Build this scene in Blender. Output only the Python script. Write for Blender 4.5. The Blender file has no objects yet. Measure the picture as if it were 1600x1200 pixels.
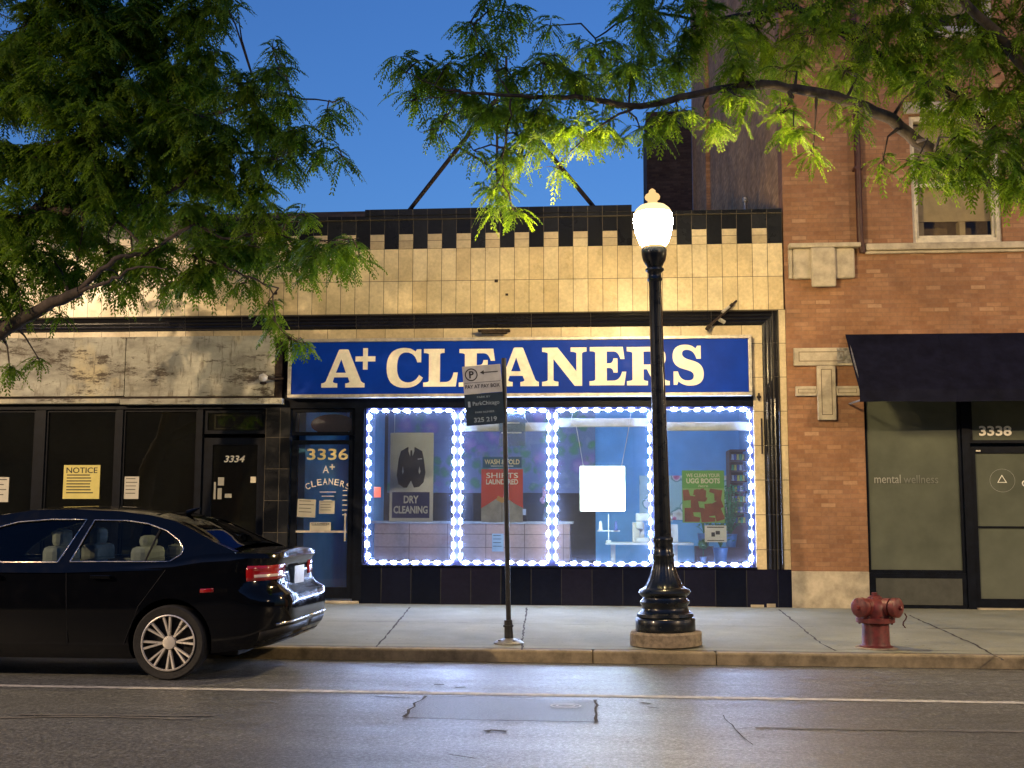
import bpy, bmesh, math, random
from mathutils import Vector, Matrix
import numpy as np
random.seed(7); rng = np.random.default_rng(7)
SC = bpy.context.scene
COL = SC.collection

# ------------------------------------------------------------------ camera
F, CH = 1790.0, 1.425
YAW, PIT, ROL = math.atan(.083), math.atan(200/1790.), .003
fw = Vector((-math.sin(YAW)*math.cos(PIT), math.cos(YAW)*math.cos(PIT), math.sin(PIT)))
r0 = Vector((math.cos(YAW), math.sin(YAW), 0)); u0 = r0.cross(fw)
rt = r0*math.cos(ROL)+u0*math.sin(ROL); up = rt.cross(fw)
cd = bpy.data.cameras.new('camera'); cam = bpy.data.objects.new('camera', cd); COL.objects.link(cam)
M = Matrix.Identity(4)
for i in range(3): M[i][0], M[i][1], M[i][2] = rt[i], up[i], -fw[i]
M[0][3], M[1][3], M[2][3] = 0, 0, CH
cam.matrix_world = M
cd.sensor_width = 36; cd.lens = 36*F/1600; cd.clip_start = .05; cd.clip_end = 2000
SC.camera = cam
def at(px, py, Y):                                   # where a measured direction meets the plane y = Y
    d = fw + rt*((px-800)/F) - up*((py-600)/F); t = Y/d.y
    return Vector((d.x*t, Y, CH+d.z*t))

# ------------------------------------------------------------------ world, exposure
W = bpy.data.worlds.new('World'); SC.world = W; W.use_nodes = True
wn, wl = W.node_tree.nodes, W.node_tree.links
wn.clear()
wo = wn.new('ShaderNodeOutputWorld'); bg = wn.new('ShaderNodeBackground'); sky = wn.new('ShaderNodeTexSky')
sky.sky_type = 'NISHITA'; sky.sun_disc = False
sky.sun_elevation = math.radians(2.0); sky.sun_rotation = math.radians(200)
sky.ozone_density = 4.0; sky.air_density = 1.0; sky.dust_density = .6
tint = wn.new('ShaderNodeMix'); tint.data_type = 'RGBA'; tint.blend_type = 'MULTIPLY'; tint.inputs[0].default_value = 1
tint.inputs[7].default_value = (1.08, .95, 1.12, 1)
wl.new(sky.outputs[0], tint.inputs[6]); wl.new(tint.outputs[2], bg.inputs[0])
bg.inputs[1].default_value = .15; wl.new(bg.outputs[0], wo.inputs[0])
SC.view_settings.view_transform = 'Standard'; SC.view_settings.look = 'None'
SC.view_settings.exposure = 1.5; SC.view_settings.gamma = 1
try:
    SC.cycles.use_denoising = True; SC.cycles.max_bounces = 6; SC.cycles.transparent_max_bounces = 12
    SC.cycles.caustics_reflective = False; SC.cycles.caustics_refractive = False
    SC.cycles.sample_clamp_indirect = 4
except Exception: pass

# ------------------------------------------------------------------ helpers
def tag(o, label=None, cat=None, group=None, kind=None):
    if label: o['label'] = label
    if cat: o['category'] = cat
    if group: o['group'] = group
    if kind: o['kind'] = kind
    return o
def thing(name, label, cat, loc=(0,0,0), group=None, rot=(0,0,0)):
    o = bpy.data.objects.new(name, None); COL.objects.link(o); o.empty_display_size = .1
    o.location = loc; o.rotation_euler = rot
    return tag(o, label, cat, group)
def link(name, me, mt, parent=None, local=False, smooth=False):
    """mesh given in world coordinates unless local; kept that way under its parent"""
    o = bpy.data.objects.new(name, me); COL.objects.link(o)
    if mt:
        for m in (mt if isinstance(mt, (list, tuple)) else [mt]): me.materials.append(m)
    if parent:
        o.parent = parent
        if not local: o.matrix_parent_inverse = Matrix.Translation(-parent_world(parent))
    if smooth:
        for p in me.polygons: p.use_smooth = True
    return o
def parent_world(p):
    return Vector(p.location) if p.type == 'EMPTY' else Vector((0,0,0))
def fin(name, bm, mt, parent=None, local=False, smooth=False, bevel=0, angle=None):
    me = bpy.data.meshes.new(name); bmesh.ops.recalc_face_normals(bm, faces=bm.faces); bm.to_mesh(me); bm.free()
    o = link(name, me, mt, parent, local, smooth)
    if bevel:
        b = o.modifiers.new('bevel', 'BEVEL'); b.width = bevel; b.segments = 2; b.limit_method = 'ANGLE'
    if angle is not None:
        bpy_smooth(me, angle)
    return o
def bpy_smooth(me, deg):
    for p in me.polygons: p.use_smooth = True
    try: me.set_sharp_from_angle(angle=math.radians(deg))
    except Exception: pass
def bx(bm, x0, x1, y0, y1, z0, z1):
    v = [bm.verts.new(c) for c in ((x0,y0,z0),(x1,y0,z0),(x1,y1,z0),(x0,y1,z0),(x0,y0,z1),(x1,y0,z1),(x1,y1,z1),(x0,y1,z1))]
    for f in ((0,3,2,1),(4,5,6,7),(0,1,5,4),(1,2,6,5),(2,3,7,6),(3,0,4,7)): bm.faces.new([v[i] for i in f])
    return v
def box(name, mt, parent, *a, bevel=0, local=False):
    bm = bmesh.new(); bx(bm, *a); return fin(name, bm, mt, parent, bevel=bevel, local=local)
def boxes(name, mt, parent, lst, bevel=0, local=False):
    bm = bmesh.new()
    for a in lst: bx(bm, *a)
    return fin(name, bm, mt, parent, bevel=bevel, local=local)
def tube(bm, pts, r, n=8, cap=True):
    pts = [Vector(p) for p in pts]; rs = r if isinstance(r, (list, tuple)) else [r]*len(pts)
    rings = []; prev = None
    for i, p in enumerate(pts):
        d = (pts[min(i+1, len(pts)-1)]-pts[max(i-1, 0)])
        if d.length < 1e-9: d = Vector((0,0,1))
        d.normalize()
        a = prev if prev is not None else (Vector((0,0,1)) if abs(d.z) < .9 else Vector((1,0,0)))
        s = d.cross(a); 
        if s.length < 1e-6: s = d.cross(Vector((0,1,0)))
        s.normalize(); t = s.cross(d).normalized(); prev = t
        rings.append([bm.verts.new(p+(s*math.cos(k*2*math.pi/n)+t*math.sin(k*2*math.pi/n))*rs[i]) for k in range(n)])
    for a, b in zip(rings, rings[1:]):
        for k in range(n): bm.faces.new((a[k], a[(k+1)%n], b[(k+1)%n], b[k]))
    if cap:
        bm.faces.new(rings[0][::-1]); bm.faces.new(rings[-1])
def lathe(bm, prof, c=(0,0,0), axis='z', n=32, flute=None, cap=True):
    """prof: list of (radius, height)"""
    rings = []
    for r, h in prof:
        ring = []
        for k in range(n):
            a = k*2*math.pi/n; rr = max(r, 1e-4)
            if flute and flute[0] <= h <= flute[1]: rr *= 1-.05*abs(math.sin(a*flute[2]/2))
            x, y = rr*math.cos(a), rr*math.sin(a)
            p = {'z': (x, y, h), 'y': (x, h, y), 'x': (h, x, y)}[axis]
            ring.append(bm.verts.new((c[0]+p[0], c[1]+p[1], c[2]+p[2])))
        rings.append(ring)
    for a, b in zip(rings, rings[1:]):
        for k in range(n): bm.faces.new((a[k], a[(k+1)%n], b[(k+1)%n], b[k]))
    if cap: bm.faces.new(rings[0][::-1]); bm.faces.new(rings[-1])
def quadsheet(name, mt, parent, cs, **k):
    bm = bmesh.new(); bm.faces.new([bm.verts.new(c) for c in cs]); return fin(name, bm, mt, parent, **k)

# ------------------------------------------------------------------ materials
def nt(name):
    m = bpy.data.materials.new(name); m.use_nodes = True; n = m.node_tree.nodes; n.clear()
    out = n.new('ShaderNodeOutputMaterial'); b = n.new('ShaderNodeBsdfPrincipled')
    m.node_tree.links.new(b.outputs[0], out.inputs[0]); return m, n, m.node_tree.links, b, out
def mixrgb(n, l, a, b, fac, mode='MIX'):
    x = n.new('ShaderNodeMix'); x.data_type = 'RGBA'; x.blend_type = mode
    for s, v in ((0, fac), (6, a), (7, b)):
        if isinstance(v, (int, float)): x.inputs[s].default_value = v
        elif isinstance(v, tuple): x.inputs[s].default_value = (*v[:3], 1)
        else: l.new(v, x.inputs[s])
    return x.outputs[2]
def noise(n, l, scale, detail=5, rough=.6, vec=None, stretch=None):
    t = n.new('ShaderNodeTexNoise'); t.inputs['Scale'].default_value = scale; t.inputs['Detail'].default_value = detail; t.inputs['Roughness'].default_value = rough
    if vec is None:
        c = n.new('ShaderNodeTexCoord'); vec = c.outputs['Object']
    if stretch:
        mp = n.new('ShaderNodeMapping'); mp.inputs['Scale'].default_value = stretch; l.new(vec, mp.inputs['Vector']); vec = mp.outputs[0]
    l.new(vec, t.inputs['Vector']); return t.outputs[0]
def ramp(n, l, fac, stops):
    r = n.new('ShaderNodeValToRGB'); l.new(fac, r.inputs[0]); e = r.color_ramp.elements
    while len(e) < len(stops): e.new(.5)
    for i, (p, c) in enumerate(stops):
        e[i].position = p; e[i].color = (c, c, c, 1) if isinstance(c, (int, float)) else (*c[:3], 1)
    return r.outputs[0]
def bump(n, l, b, h, s=.3, d=.01):
    x = n.new('ShaderNodeBump'); x.inputs['Strength'].default_value = s; x.inputs['Distance'].default_value = d
    l.new(h, x.inputs['Height']); l.new(x.outputs[0], b.inputs['Normal'])
def mat(name, col, rough=.5, metal=0, var=.15, scale=6, bmp=0, coat=0, stretch=None, spec=None, col2=None):
    m, n, l, b, o = nt(name)
    f = noise(n, l, scale, 6, .65, stretch=stretch)
    c2 = col2 or tuple(min(1, c*(1-var*1.6)) for c in col)
    c1 = tuple(min(1, c*(1+var)) for c in col)
    l.new(mixrgb(n, l, c1, c2, ramp(n, l, f, [(.35, 0), (.68, 1)])), b.inputs['Base Color'])
    l.new(ramp(n, l, noise(n, l, scale*2.3, 4), [(.3, max(0, rough-.08)), (.7, min(1, rough+.1))]), b.inputs['Roughness'])
    b.inputs['Metallic'].default_value = metal
    if coat: b.inputs['Coat Weight'].default_value = coat; b.inputs['Coat Roughness'].default_value = .05
    if spec is not None: b.inputs['Specular IOR Level'].default_value = spec
    if bmp: bump(n, l, b, noise(n, l, scale*8, 5), bmp, .004)
    return m
def emis(name, col, s):
    m = bpy.data.materials.new(name); m.use_nodes = True; n = m.node_tree.nodes; n.clear()
    o = n.new('ShaderNodeOutputMaterial'); e = n.new('ShaderNodeEmission'); e.inputs[0].default_value = (*col, 1); e.inputs[1].default_value = s
    m.node_tree.links.new(e.outputs[0], o.inputs[0]); return m
def glassmat(name, col=(.9,.95,1), rough=.02, refl=1.45, film=0, filmcol=(.3,.35,.3)):
    m = bpy.data.materials.new(name); m.use_nodes = True; n = m.node_tree.nodes; l = m.node_tree.links; n.clear()
    o = n.new('ShaderNodeOutputMaterial'); t = n.new('ShaderNodeBsdfTransparent'); g = n.new('ShaderNodeBsdfGlossy')
    t.inputs[0].default_value = (*col, 1); g.inputs['Roughness'].default_value = rough
    f = n.new('ShaderNodeFresnel'); f.inputs[0].default_value = refl
    x = n.new('ShaderNodeMixShader'); l.new(f.outputs[0], x.inputs[0]); l.new(t.outputs[0], x.inputs[1]); l.new(g.outputs[0], x.inputs[2])
    s = x.outputs[0]
    if film:
        d = n.new('ShaderNodeBsdfDiffuse'); d.inputs[0].default_value = (*filmcol, 1)
        y = n.new('ShaderNodeMixShader')
        l.new(ramp(n, l, noise(n, l, 1.6, 6), [(.3, film*.7), (.75, min(1, film*1.3))]), y.inputs[0])
        l.new(s, y.inputs[1]); l.new(d.outputs[0], y.inputs[2])
        x2 = n.new('ShaderNodeMixShader'); l.new(f.outputs[0], x2.inputs[0]); l.new(y.outputs[0], x2.inputs[1]); l.new(g.outputs[0], x2.inputs[2]); s = x2.outputs[0]
    l.new(s, o.inputs[0]); return m
def bricks(name, w, h, mortar, stops, mcol, offset=.5, rough=.8, bmp=.5, swap=False, stain=.35, org=(0, 0), stainscale=.9, coat=0, axis='x', moff=.004, spec=None):
    """courses laid on a wall; x (or y) and z of the object are the wall's directions"""
    m, n, l, b, o = nt(name)
    c = n.new('ShaderNodeTexCoord'); s = n.new('ShaderNodeSeparateXYZ'); l.new(c.outputs['Object'], s.inputs[0])
    cb = n.new('ShaderNodeCombineXYZ')
    ax = n.new('ShaderNodeMath'); ax.operation = 'SUBTRACT'; l.new(s.outputs[0 if axis == 'x' else 1], ax.inputs[0]); ax.inputs[1].default_value = org[0]
    az = n.new('ShaderNodeMath'); az.operation = 'SUBTRACT'; l.new(s.outputs[2], az.inputs[0]); az.inputs[1].default_value = org[1]
    l.new(ax.outputs[0], cb.inputs[0]); l.new(az.outputs[0], cb.inputs[1])
    t = n.new('ShaderNodeTexBrick'); t.offset = offset; t.squash = 1
    t.inputs['Scale'].default_value = 1; t.inputs['Brick Width'].default_value = w; t.inputs['Row Height'].default_value = h
    t.inputs['Mortar Size'].default_value = mortar; t.inputs['Mortar Smooth'].default_value = .25; t.inputs['Bias'].default_value = 0
    t.inputs['Color1'].default_value = (0,0,0,1); t.inputs['Color2'].default_value = (1,1,1,1); t.inputs['Mortar'].default_value = (.5,.5,.5,1)
    l.new(cb.outputs[0], t.inputs['Vector'])
    col = ramp(n, l, t.outputs['Color'], stops)
    col = mixrgb(n, l, col, mcol, t.outputs['Fac'])
    st = ramp(n, l, noise(n, l, stainscale, 7, .7), [(.3, 1-stain), (.62, 1.0)])
    col = mixrgb(n, l, col, st, 1.0, 'MULTIPLY')
    fine = ramp(n, l, noise(n, l, 22, 4), [(.3, .86), (.7, 1.08)])
    col = mixrgb(n, l, col, fine, 1.0, 'MULTIPLY')
    l.new(col, b.inputs['Base Color'])
    l.new(ramp(n, l, noise(n, l, 3.1, 5), [(.3, rough*.8), (.7, min(1, rough*1.25))]), b.inputs['Roughness'])
    if spec is not None: b.inputs['Specular IOR Level'].default_value = spec
    if coat: b.inputs['Coat Weight'].default_value = coat; b.inputs['Coat Roughness'].default_value = .12
    inv = n.new('ShaderNodeMath'); inv.operation = 'SUBTRACT'; inv.inputs[0].default_value = 1; l.new(t.outputs['Fac'], inv.inputs[1])
    ad = n.new('ShaderNodeMath'); ad.operation = 'MULTIPLY_ADD'; l.new(noise(n, l, 30, 3), ad.inputs[0]); ad.inputs[1].default_value = .25; l.new(inv.outputs[0], ad.inputs[2])
    bump(n, l, b, ad.outputs[0], bmp, moff)
    return m

TILE = .2145
cream_tile = bricks('cream_glazed_tile', TILE, .4855, .0045, [(0, (.66,.53,.29)), (.5, (.76,.64,.38)), (1, (.82,.70,.44))], (.10,.08,.05), offset=0, rough=.3, bmp=.35, stain=.35, org=(2.53-40*TILE, 5.28-10*.4855), stainscale=1.6)
cream_frieze = bricks('cream_frieze_tile', .43, .6, .004, [(0, (.58,.47,.28)), (1, (.72,.61,.38))], (.10,.08,.05), offset=0, rough=.35, bmp=.35, stain=.4, org=(-20, 3.6))
cream_jamb = bricks('cream_jamb_tile', 3, .4855, .005, [(0, (.60,.49,.30)), (1, (.72,.61,.39))], (.07,.06,.05), offset=0, rough=.3, bmp=.35, stain=.3, org=(-30, 4.31-10*.4855))
black_tile = bricks('black_glazed_tile', TILE, .46, .004, [(0, (.010,.011,.014)), (1, (.024,.026,.031))], (.13,.115,.09), offset=0, rough=.3, bmp=.5, stain=.3, org=(2.53-40*TILE, 5.72-10*.46), spec=.15)
black_base = bricks('black_base_tile', .43, 1.0, .004, [(0, (.003,.005,.014)), (.5,(.006,.008,.022)), (1, (.012,.012,.028))], (.05,.05,.05), offset=0, rough=.22, bmp=.3, stain=.3, org=(-20, -.1), spec=.18)  # blue cast of the LED light is mixed into the black
brick_red = bricks('orange_red_brick', .205, .0625, .006, [(0, (.275,.132,.068)), (.35, (.31,.155,.08)), (.8, (.345,.178,.092)), (.96, (.39,.215,.118)), (1, (.46,.28,.165))], (.27,.148,.086), rough=.8, bmp=.5, stain=.42, stainscale=.7)
brick_side = bricks('side_common_brick', .21, .072, .009, [(0, (.46,.26,.11)), (.5, (.64,.37,.16)), (1, (.76,.47,.23))], (.52,.33,.16), rough=.9, bmp=.8, stain=.5, axis='y')  # warm lamp light on the side wall is put into the brick colour
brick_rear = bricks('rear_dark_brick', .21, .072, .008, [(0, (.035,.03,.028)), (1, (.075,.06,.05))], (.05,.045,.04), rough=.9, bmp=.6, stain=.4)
stone = mat('weathered_limestone', (.42,.37,.28), .75, var=.22, scale=5, bmp=.5)
concrete = mat('concrete_footing', (.27,.22,.15), .9, var=.3, scale=14, bmp=.8)
black_paint = mat('black_frame_paint', (.004,.006,.012), .42, var=.3, scale=9, spec=.1)
alum = mat('pale_sign_metal', (.55,.52,.45), .4, metal=.35, var=.2, scale=12)
blue_face = mat('blue_sign_face', (.002,.040,.42), .5, var=.1, scale=3, spec=.12)
ivory = mat('ivory_letter_paint', (.90,.87,.74), .45, var=.08, scale=10)
white_paint = mat('white_paint', (.70,.68,.62), .5, var=.12, scale=6)
frame_cream = mat('cream_window_paint', (.60,.55,.42), .55, var=.15, scale=9)
iron = mat('dark_green_black_iron', (.006,.009,.014), .3, var=.15, scale=5, coat=.4, bmp=.03, spec=.3)
steel_dark = mat('rusty_dark_steel', (.035,.022,.017), .75, metal=.2, var=.4, scale=12, bmp=.4)
galv = mat('galvanised_steel', (.30,.30,.29), .45, metal=.7, var=.25, scale=18)
darkpole = mat('dark_pole_paint', (.03,.032,.035), .38, metal=.3, var=.25, scale=14)
hyd_red = mat('hydrant_red_paint', (.15,.026,.024), .45, var=.3, scale=16, bmp=.25, col2=(.075,.02,.018))
hyd_dark = mat('hydrant_dark_bolt', (.07,.02,.018), .6, var=.3, scale=20)
brown_pipe = mat('brown_downpipe_paint', (.05,.014,.010), .5, var=.3, scale=8)
awn = mat('navy_awning_canvas', (.007,.008,.020), .8, var=.25, scale=5, bmp=.3, spec=.08)
blind_m = mat('tan_roller_blind', (.42,.33,.20), .85, var=.12, scale=5)
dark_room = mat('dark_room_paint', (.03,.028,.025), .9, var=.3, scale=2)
blue_wall = mat('sky_blue_wall_paint', (.14,.42,.80), .7, var=.08, scale=2)
tan_laminate = bricks('pink_brown_counter_panel', .62, .21, .006, [(0, (.55,.33,.27)), (1, (.64,.40,.33))], (.2,.11,.08), offset=.0, rough=.45, bmp=.3, stain=.1, org=(-3.8, .86-.84))
steel_in = mat('brushed_grey', (.4,.4,.42), .4, metal=.6)
floor_in = mat('vinyl_floor', (.5,.52,.55), .4)
glass = glassmat('shop_glass', film=.036, filmcol=(.58,.64,.9))  # pale bluish film added so LED light spreads into a halo
glass_door = glassmat('door_glass', film=.02, filmcol=(.5,.55,.7))
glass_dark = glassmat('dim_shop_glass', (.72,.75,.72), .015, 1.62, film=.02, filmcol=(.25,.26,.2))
glass_film = glassmat('frosted_privacy_glass', (.5,.55,.5), .10, 1.55, film=.92, filmcol=(.125,.14,.112))
glass_up = glassmat('upper_window_glass', (.95,.95,.9), .02, 1.22)
glass_car = glassmat('tinted_car_glass', (.45,.5,.5), .01, 1.28)
LED_C = (.46, .60, 1.0)
led_ms = [emis('led_glow', LED_C, 66), emis('led_glow_b', LED_C, 48), emis('led_glow_c', (.38,.52,1.0), 28)]
box_m = emis('lightbox_glow', (.84, 1.0, .86), 7.5)
globe_m = emis('lamp_globe_glow', (1.0, .72, .34), 205)

def paper(name, col, var=.06): return mat(name, col, .7, var=var, scale=4)
def make_ground(name, kind):
    m, n, l, b, o = nt(name)
    return m, n, l, b
# asphalt
asphalt, n, l, b, o = nt('worn_asphalt')
c = mixrgb(n, l, (.088,.092,.090), (.142,.146,.140), ramp(n, l, noise(n, l, .8, 6, .7, stretch=(.35, 1.6, 1)), [(.3, 0), (.7, 1)]))
sp = ramp(n, l, noise(n, l, 38, 4, .9), [(.38, .3), (.5, .95), (.62, 2.1)])
c = mixrgb(n, l, c, sp, 1.0, 'MULTIPLY')
c = mixrgb(n, l, c, ramp(n, l, noise(n, l, 9, 4, .7), [(.3, .78), (.7, 1.12)]), 1.0, 'MULTIPLY')
c = mixrgb(n, l, c, ramp(n, l, noise(n, l, 24, 2, .9, stretch=(1, .5, 1)), [(.36, .8), (.5, 1), (.62, 1.25)]), 1.0, 'MULTIPLY')
l.new(c, b.inputs['Base Color'])
l.new(ramp(n, l, noise(n, l, 2.2, 5, stretch=(.4, 1.5, 1)), [(.3, .33), (.7, .47)]), b.inputs['Roughness'])
bump(n, l, b, noise(n, l, 45, 4, .8), .55, .01)
patch_m, n, l, b, o = nt('patched_asphalt')
c = mixrgb(n, l, (.062,.061,.058), (.10,.098,.09), noise(n, l, 3, 6, .7, stretch=(.5, 3, 1)))
c = mixrgb(n, l, c, ramp(n, l, noise(n, l, 60, 3, .8), [(.36, .45), (.52, .95), (.66, 1.8)]), 1.0, 'MULTIPLY')
l.new(c, b.inputs['Base Color']); b.inputs['Roughness'].default_value = .42; bump(n, l, b, noise(n, l, 50, 5, .8, stretch=(.6, 1.6, 1)), .9, .014)
# concrete pavement
pave, n, l, b, o = nt('pavement_concrete')
c = mixrgb(n, l, (.275,.285,.22), (.18,.185,.135), ramp(n, l, noise(n, l, 1.1, 7, .72), [(.32, 0), (.72, 1)]))
c = mixrgb(n, l, c, ramp(n, l, noise(n, l, 45, 4, .7), [(.3, .84), (.7, 1.1)]), 1.0, 'MULTIPLY')
c = mixrgb(n, l, c, ramp(n, l, noise(n, l, 5, 7, .8), [(.27, .6), (.38, 1.0)]), 1.0, 'MULTIPLY')
vo = n.new('ShaderNodeTexVoronoi'); vo.inputs['Scale'].default_value = 4.5; vo.inputs['Randomness'].default_value = 1; tcc = n.new('ShaderNodeTexCoord'); l.new(tcc.outputs['Object'], vo.inputs['Vector'])
c = mixrgb(n, l, c, ramp(n, l, vo.outputs['Distance'], [(.055, .55), (.085, 1)]), 1.0, 'MULTIPLY')
c = mixrgb(n, l, c, ramp(n, l, noise(n, l, .45, 4), [(.35, .78), (.6, 1.05)]), 1.0, 'MULTIPLY')
l.new(c, b.inputs['Base Color']); b.inputs['Roughness'].default_value = .8; bump(n, l, b, noise(n, l, 40, 5), .35, .006)
kerb_m = mat('kerb_concrete', (.25,.205,.125), .85, var=.3, scale=7, bmp=.6)
joint_m = mat('joint_dirt', (.035,.03,.022), .95, var=.3, scale=10)
line_m = mat('worn_line_paint', (.46,.45,.41), .7, var=.25, scale=11, col2=(.24,.235,.22))
faint_m = mat('nearly_gone_line_paint', (.13,.125,.115), .75, var=.25, scale=14, col2=(.08,.076,.07))
dirt_m = mat('far_ground_asphalt', (.06,.057,.052), .9)

# ------------------------------------------------------------------ lettering
def vor2(n, l, scale):
    c = n.new('ShaderNodeTexCoord'); s_ = n.new('ShaderNodeSeparateXYZ'); q = n.new('ShaderNodeCombineXYZ'); v = n.new('ShaderNodeTexVoronoi'); v.voronoi_dimensions = '2D'; v.inputs['Scale'].default_value = scale
    l.new(c.outputs['Object'], s_.inputs[0]); l.new(s_.outputs[0], q.inputs[0]); l.new(s_.outputs[2], q.inputs[1])
    w = n.new('ShaderNodeVectorMath'); w.operation = 'MULTIPLY_ADD'; nn = n.new('ShaderNodeTexNoise'); nn.inputs['Scale'].default_value = 9; l.new(q.outputs[0], nn.inputs['Vector']); l.new(nn.outputs[1], w.inputs[0]); w.inputs[1].default_value = (.12, .12, 0); l.new(q.outputs[0], w.inputs[2]); l.new(w.outputs[0], v.inputs['Vector']); return v
def fit_mesh(me, x0, x1, z0, z1, y, keep=False):
    xs = [v.co.x for v in me.vertices]; ys = [v.co.y for v in me.vertices]; zs = [v.co.z for v in me.vertices]
    ax, bx_, ay, by = min(xs), max(xs), min(ys), max(ys)
    sx = (x1-x0)/max(1e-6, bx_-ax); sy = (z1-z0)/max(1e-6, by-ay); zt = max(zs)
    for v in me.vertices:
        v.co = ((v.co.x-ax)*sx+x0, y-(v.co.z-min(zs)), (v.co.y-ay)*sy+z0)
def text_mesh(body, bold=0, extrude=.002, curve=None):
    cu = bpy.data.curves.new('t', 'FONT'); cu.body = body; cu.size = 1; cu.offset = bold; cu.extrude = extrude; cu.resolution_u = 3
    o = bpy.data.objects.new('t', cu); COL.objects.link(o)
    dg = bpy.context.evaluated_depsgraph_get(); me = bpy.data.meshes.new_from_object(o.evaluated_get(dg))
    bpy.data.objects.remove(o); bpy.data.curves.remove(cu); me.materials.clear(); return me
def letters(body, x0, x1, z0, z1, y, mt, parent, bold=0, ex=.002, shear=0, name='lettering'):
    me = text_mesh(body, bold, ex); fit_mesh(me, x0, x1, z0, z1, y)
    if shear:
        for v in me.vertices: v.co.x += (v.co.z-z0)*shear
    return link(name, me, mt, parent)
def glyph(path):
    sp = []; cur = []; tk = path.replace(',', ' ').split(); i = 0
    while i < len(tk):
        k = tk[i]; i += 1
        if k == 'M':
            cur = [(float(tk[i]), float(tk[i+1]))]; i += 2; sp.append(cur)
        elif k == 'L': cur.append((float(tk[i]), float(tk[i+1]))); i += 2
        elif k == 'Q':
            p0 = cur[-1]; c = (float(tk[i]), float(tk[i+1])); p1 = (float(tk[i+2]), float(tk[i+3])); i += 4
            for j in range(1, 9):
                t = j/8; cur.append(tuple((1-t)**2*p0[q]+2*t*(1-t)*c[q]+t*t*p1[q] for q in (0, 1)))
    return sp
def poly_mesh(splines, ex=.01, bev=0):
    cu = bpy.data.curves.new('g', 'CURVE'); cu.dimensions = '2D'; cu.fill_mode = 'BOTH'; cu.extrude = ex; cu.bevel_depth = bev
    for s in splines:
        q = cu.splines.new('POLY'); q.points.add(len(s)-1); q.use_cyclic_u = True
        for p, c in zip(q.points, s): p.co = (c[0], c[1], 0, 1)
    o = bpy.data.objects.new('g', cu); COL.objects.link(o)
    dg = bpy.context.evaluated_depsgraph_get(); me = bpy.data.meshes.new_from_object(o.evaluated_get(dg))
    bpy.data.objects.remove(o); bpy.data.curves.remove(cu); me.materials.clear(); return me
G = {
'A': 'M 0,0 L 40,0 L 40,11 Q 28,12 29,17 L 32,27 L 66,27 L 70,17 Q 72,12 60,11 L 60,0 L 108,0 L 108,11 Q 101,12 98,19 L 68,97 Q 67,101 63,101 L 46,101 Q 43,101 42,98 L 12,19 Q 9,12 0,11 M 36,39 L 61,39 L 49,75',
'C': 'M 89,98 L 89,64 L 79,64 Q 72,90 50,90 Q 27,90 27,52 Q 27,12 56,12 Q 74,12 84,31 L 94,24 Q 82,-2 48,-2 Q 0,-2 0,50 Q 0,102 46,102 Q 64,102 74,92 L 78,98',
'L': 'M 0,0 L 82,0 L 87,37 L 76,37 Q 72,12 56,12 L 42,12 L 42,84 Q 42,89 53,89 L 53,100 L 1,100 L 1,89 Q 14,89 14,84 L 14,16 Q 14,11 0,11',
'E': 'M 0,0 L 84,0 L 89,35 L 79,35 Q 73,12 58,12 L 42,12 L 42,45 L 48,45 Q 57,45 58,33 L 68,33 L 68,70 L 58,70 Q 57,57 48,57 L 42,57 L 42,88 L 58,88 Q 70,88 75,68 L 85,68 L 81,100 L 1,100 L 1,89 Q 14,89 14,84 L 14,16 Q 14,11 0,11',
'N': 'M 0,0 L 40,0 L 40,11 Q 28,12 28,16 L 28,70 L 80,0 L 98,0 L 98,84 Q 98,88 109,89 L 109,100 L 70,100 L 70,89 Q 84,88 84,84 L 84,38 L 38,100 L 0,100 L 0,89 Q 14,88 14,84 L 14,16 Q 14,12 0,11',
'R': 'M 0,0 L 53,0 L 53,11 Q 42,12 42,16 L 42,42 L 50,42 L 66,10 Q 70,0 82,0 L 107,0 L 107,11 Q 98,11 94,18 L 80,45 Q 98,52 98,72 Q 98,100 62,100 L 0,100 L 0,89 Q 14,88 14,84 L 14,16 Q 14,12 0,11 M 42,54 L 54,54 Q 70,54 70,71 Q 70,88 54,88 L 42,88',
'S': 'M 4,0 L 4,34 L 15,34 Q 20,11 40,11 Q 55,11 55,23 Q 55,33 40,37 L 24,42 Q 2,50 2,72 Q 2,102 34,102 Q 50,102 60,92 L 64,99 L 73,99 L 73,66 L 62,66 Q 56,89 38,89 Q 26,89 26,79 Q 26,70 40,65 L 56,60 Q 80,52 80,28 Q 80,-2 46,-2 Q 28,-2 16,9 L 13,0',
'+': 'M 38,0 L 62,0 L 62,38 L 100,38 L 100,62 L 62,62 L 62,100 L 38,100 L 38,62 L 0,62 L 0,38 L 38,38'}

# ------------------------------------------------------------------ ground, road, pavement
YF = 16.4; KY = 11.5
tag(quadsheet('ground', dirt_m, None, [(-400,-400,-.12),(400,-400,-.12),(400,400,-.12),(-400,400,-.12)]), kind='structure')
bm = bmesh.new()
ys = [-4.0, 4, 8, 10.4, KY+.02]; zs = [-.05, .0, 0, -.012, -.05]
vv = [[bm.verts.new((x, y, z)) for x in (-90, 90)] for y, z in zip(ys, zs)]
for a, c_ in zip(vv, vv[1:]): bm.faces.new((a[0], a[1], c_[1], c_[0]))
tag(fin('road', bm, asphalt), kind='structure')
bm = bmesh.new()
k = [(x, y, z) for x in (-90, 90) for y, z in ((KY+.16, .072), (YF+.3, .122))]
bm.faces.new([bm.verts.new(k[i]) for i in (0, 2, 3, 1)])
tag(fin('sidewalk', bm, pave), kind='structure')
tag(boxes('opposite_sidewalk', pave, None, [(-90, 90, -9, -4.0, -.1, .09)]), kind='structure')
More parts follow.
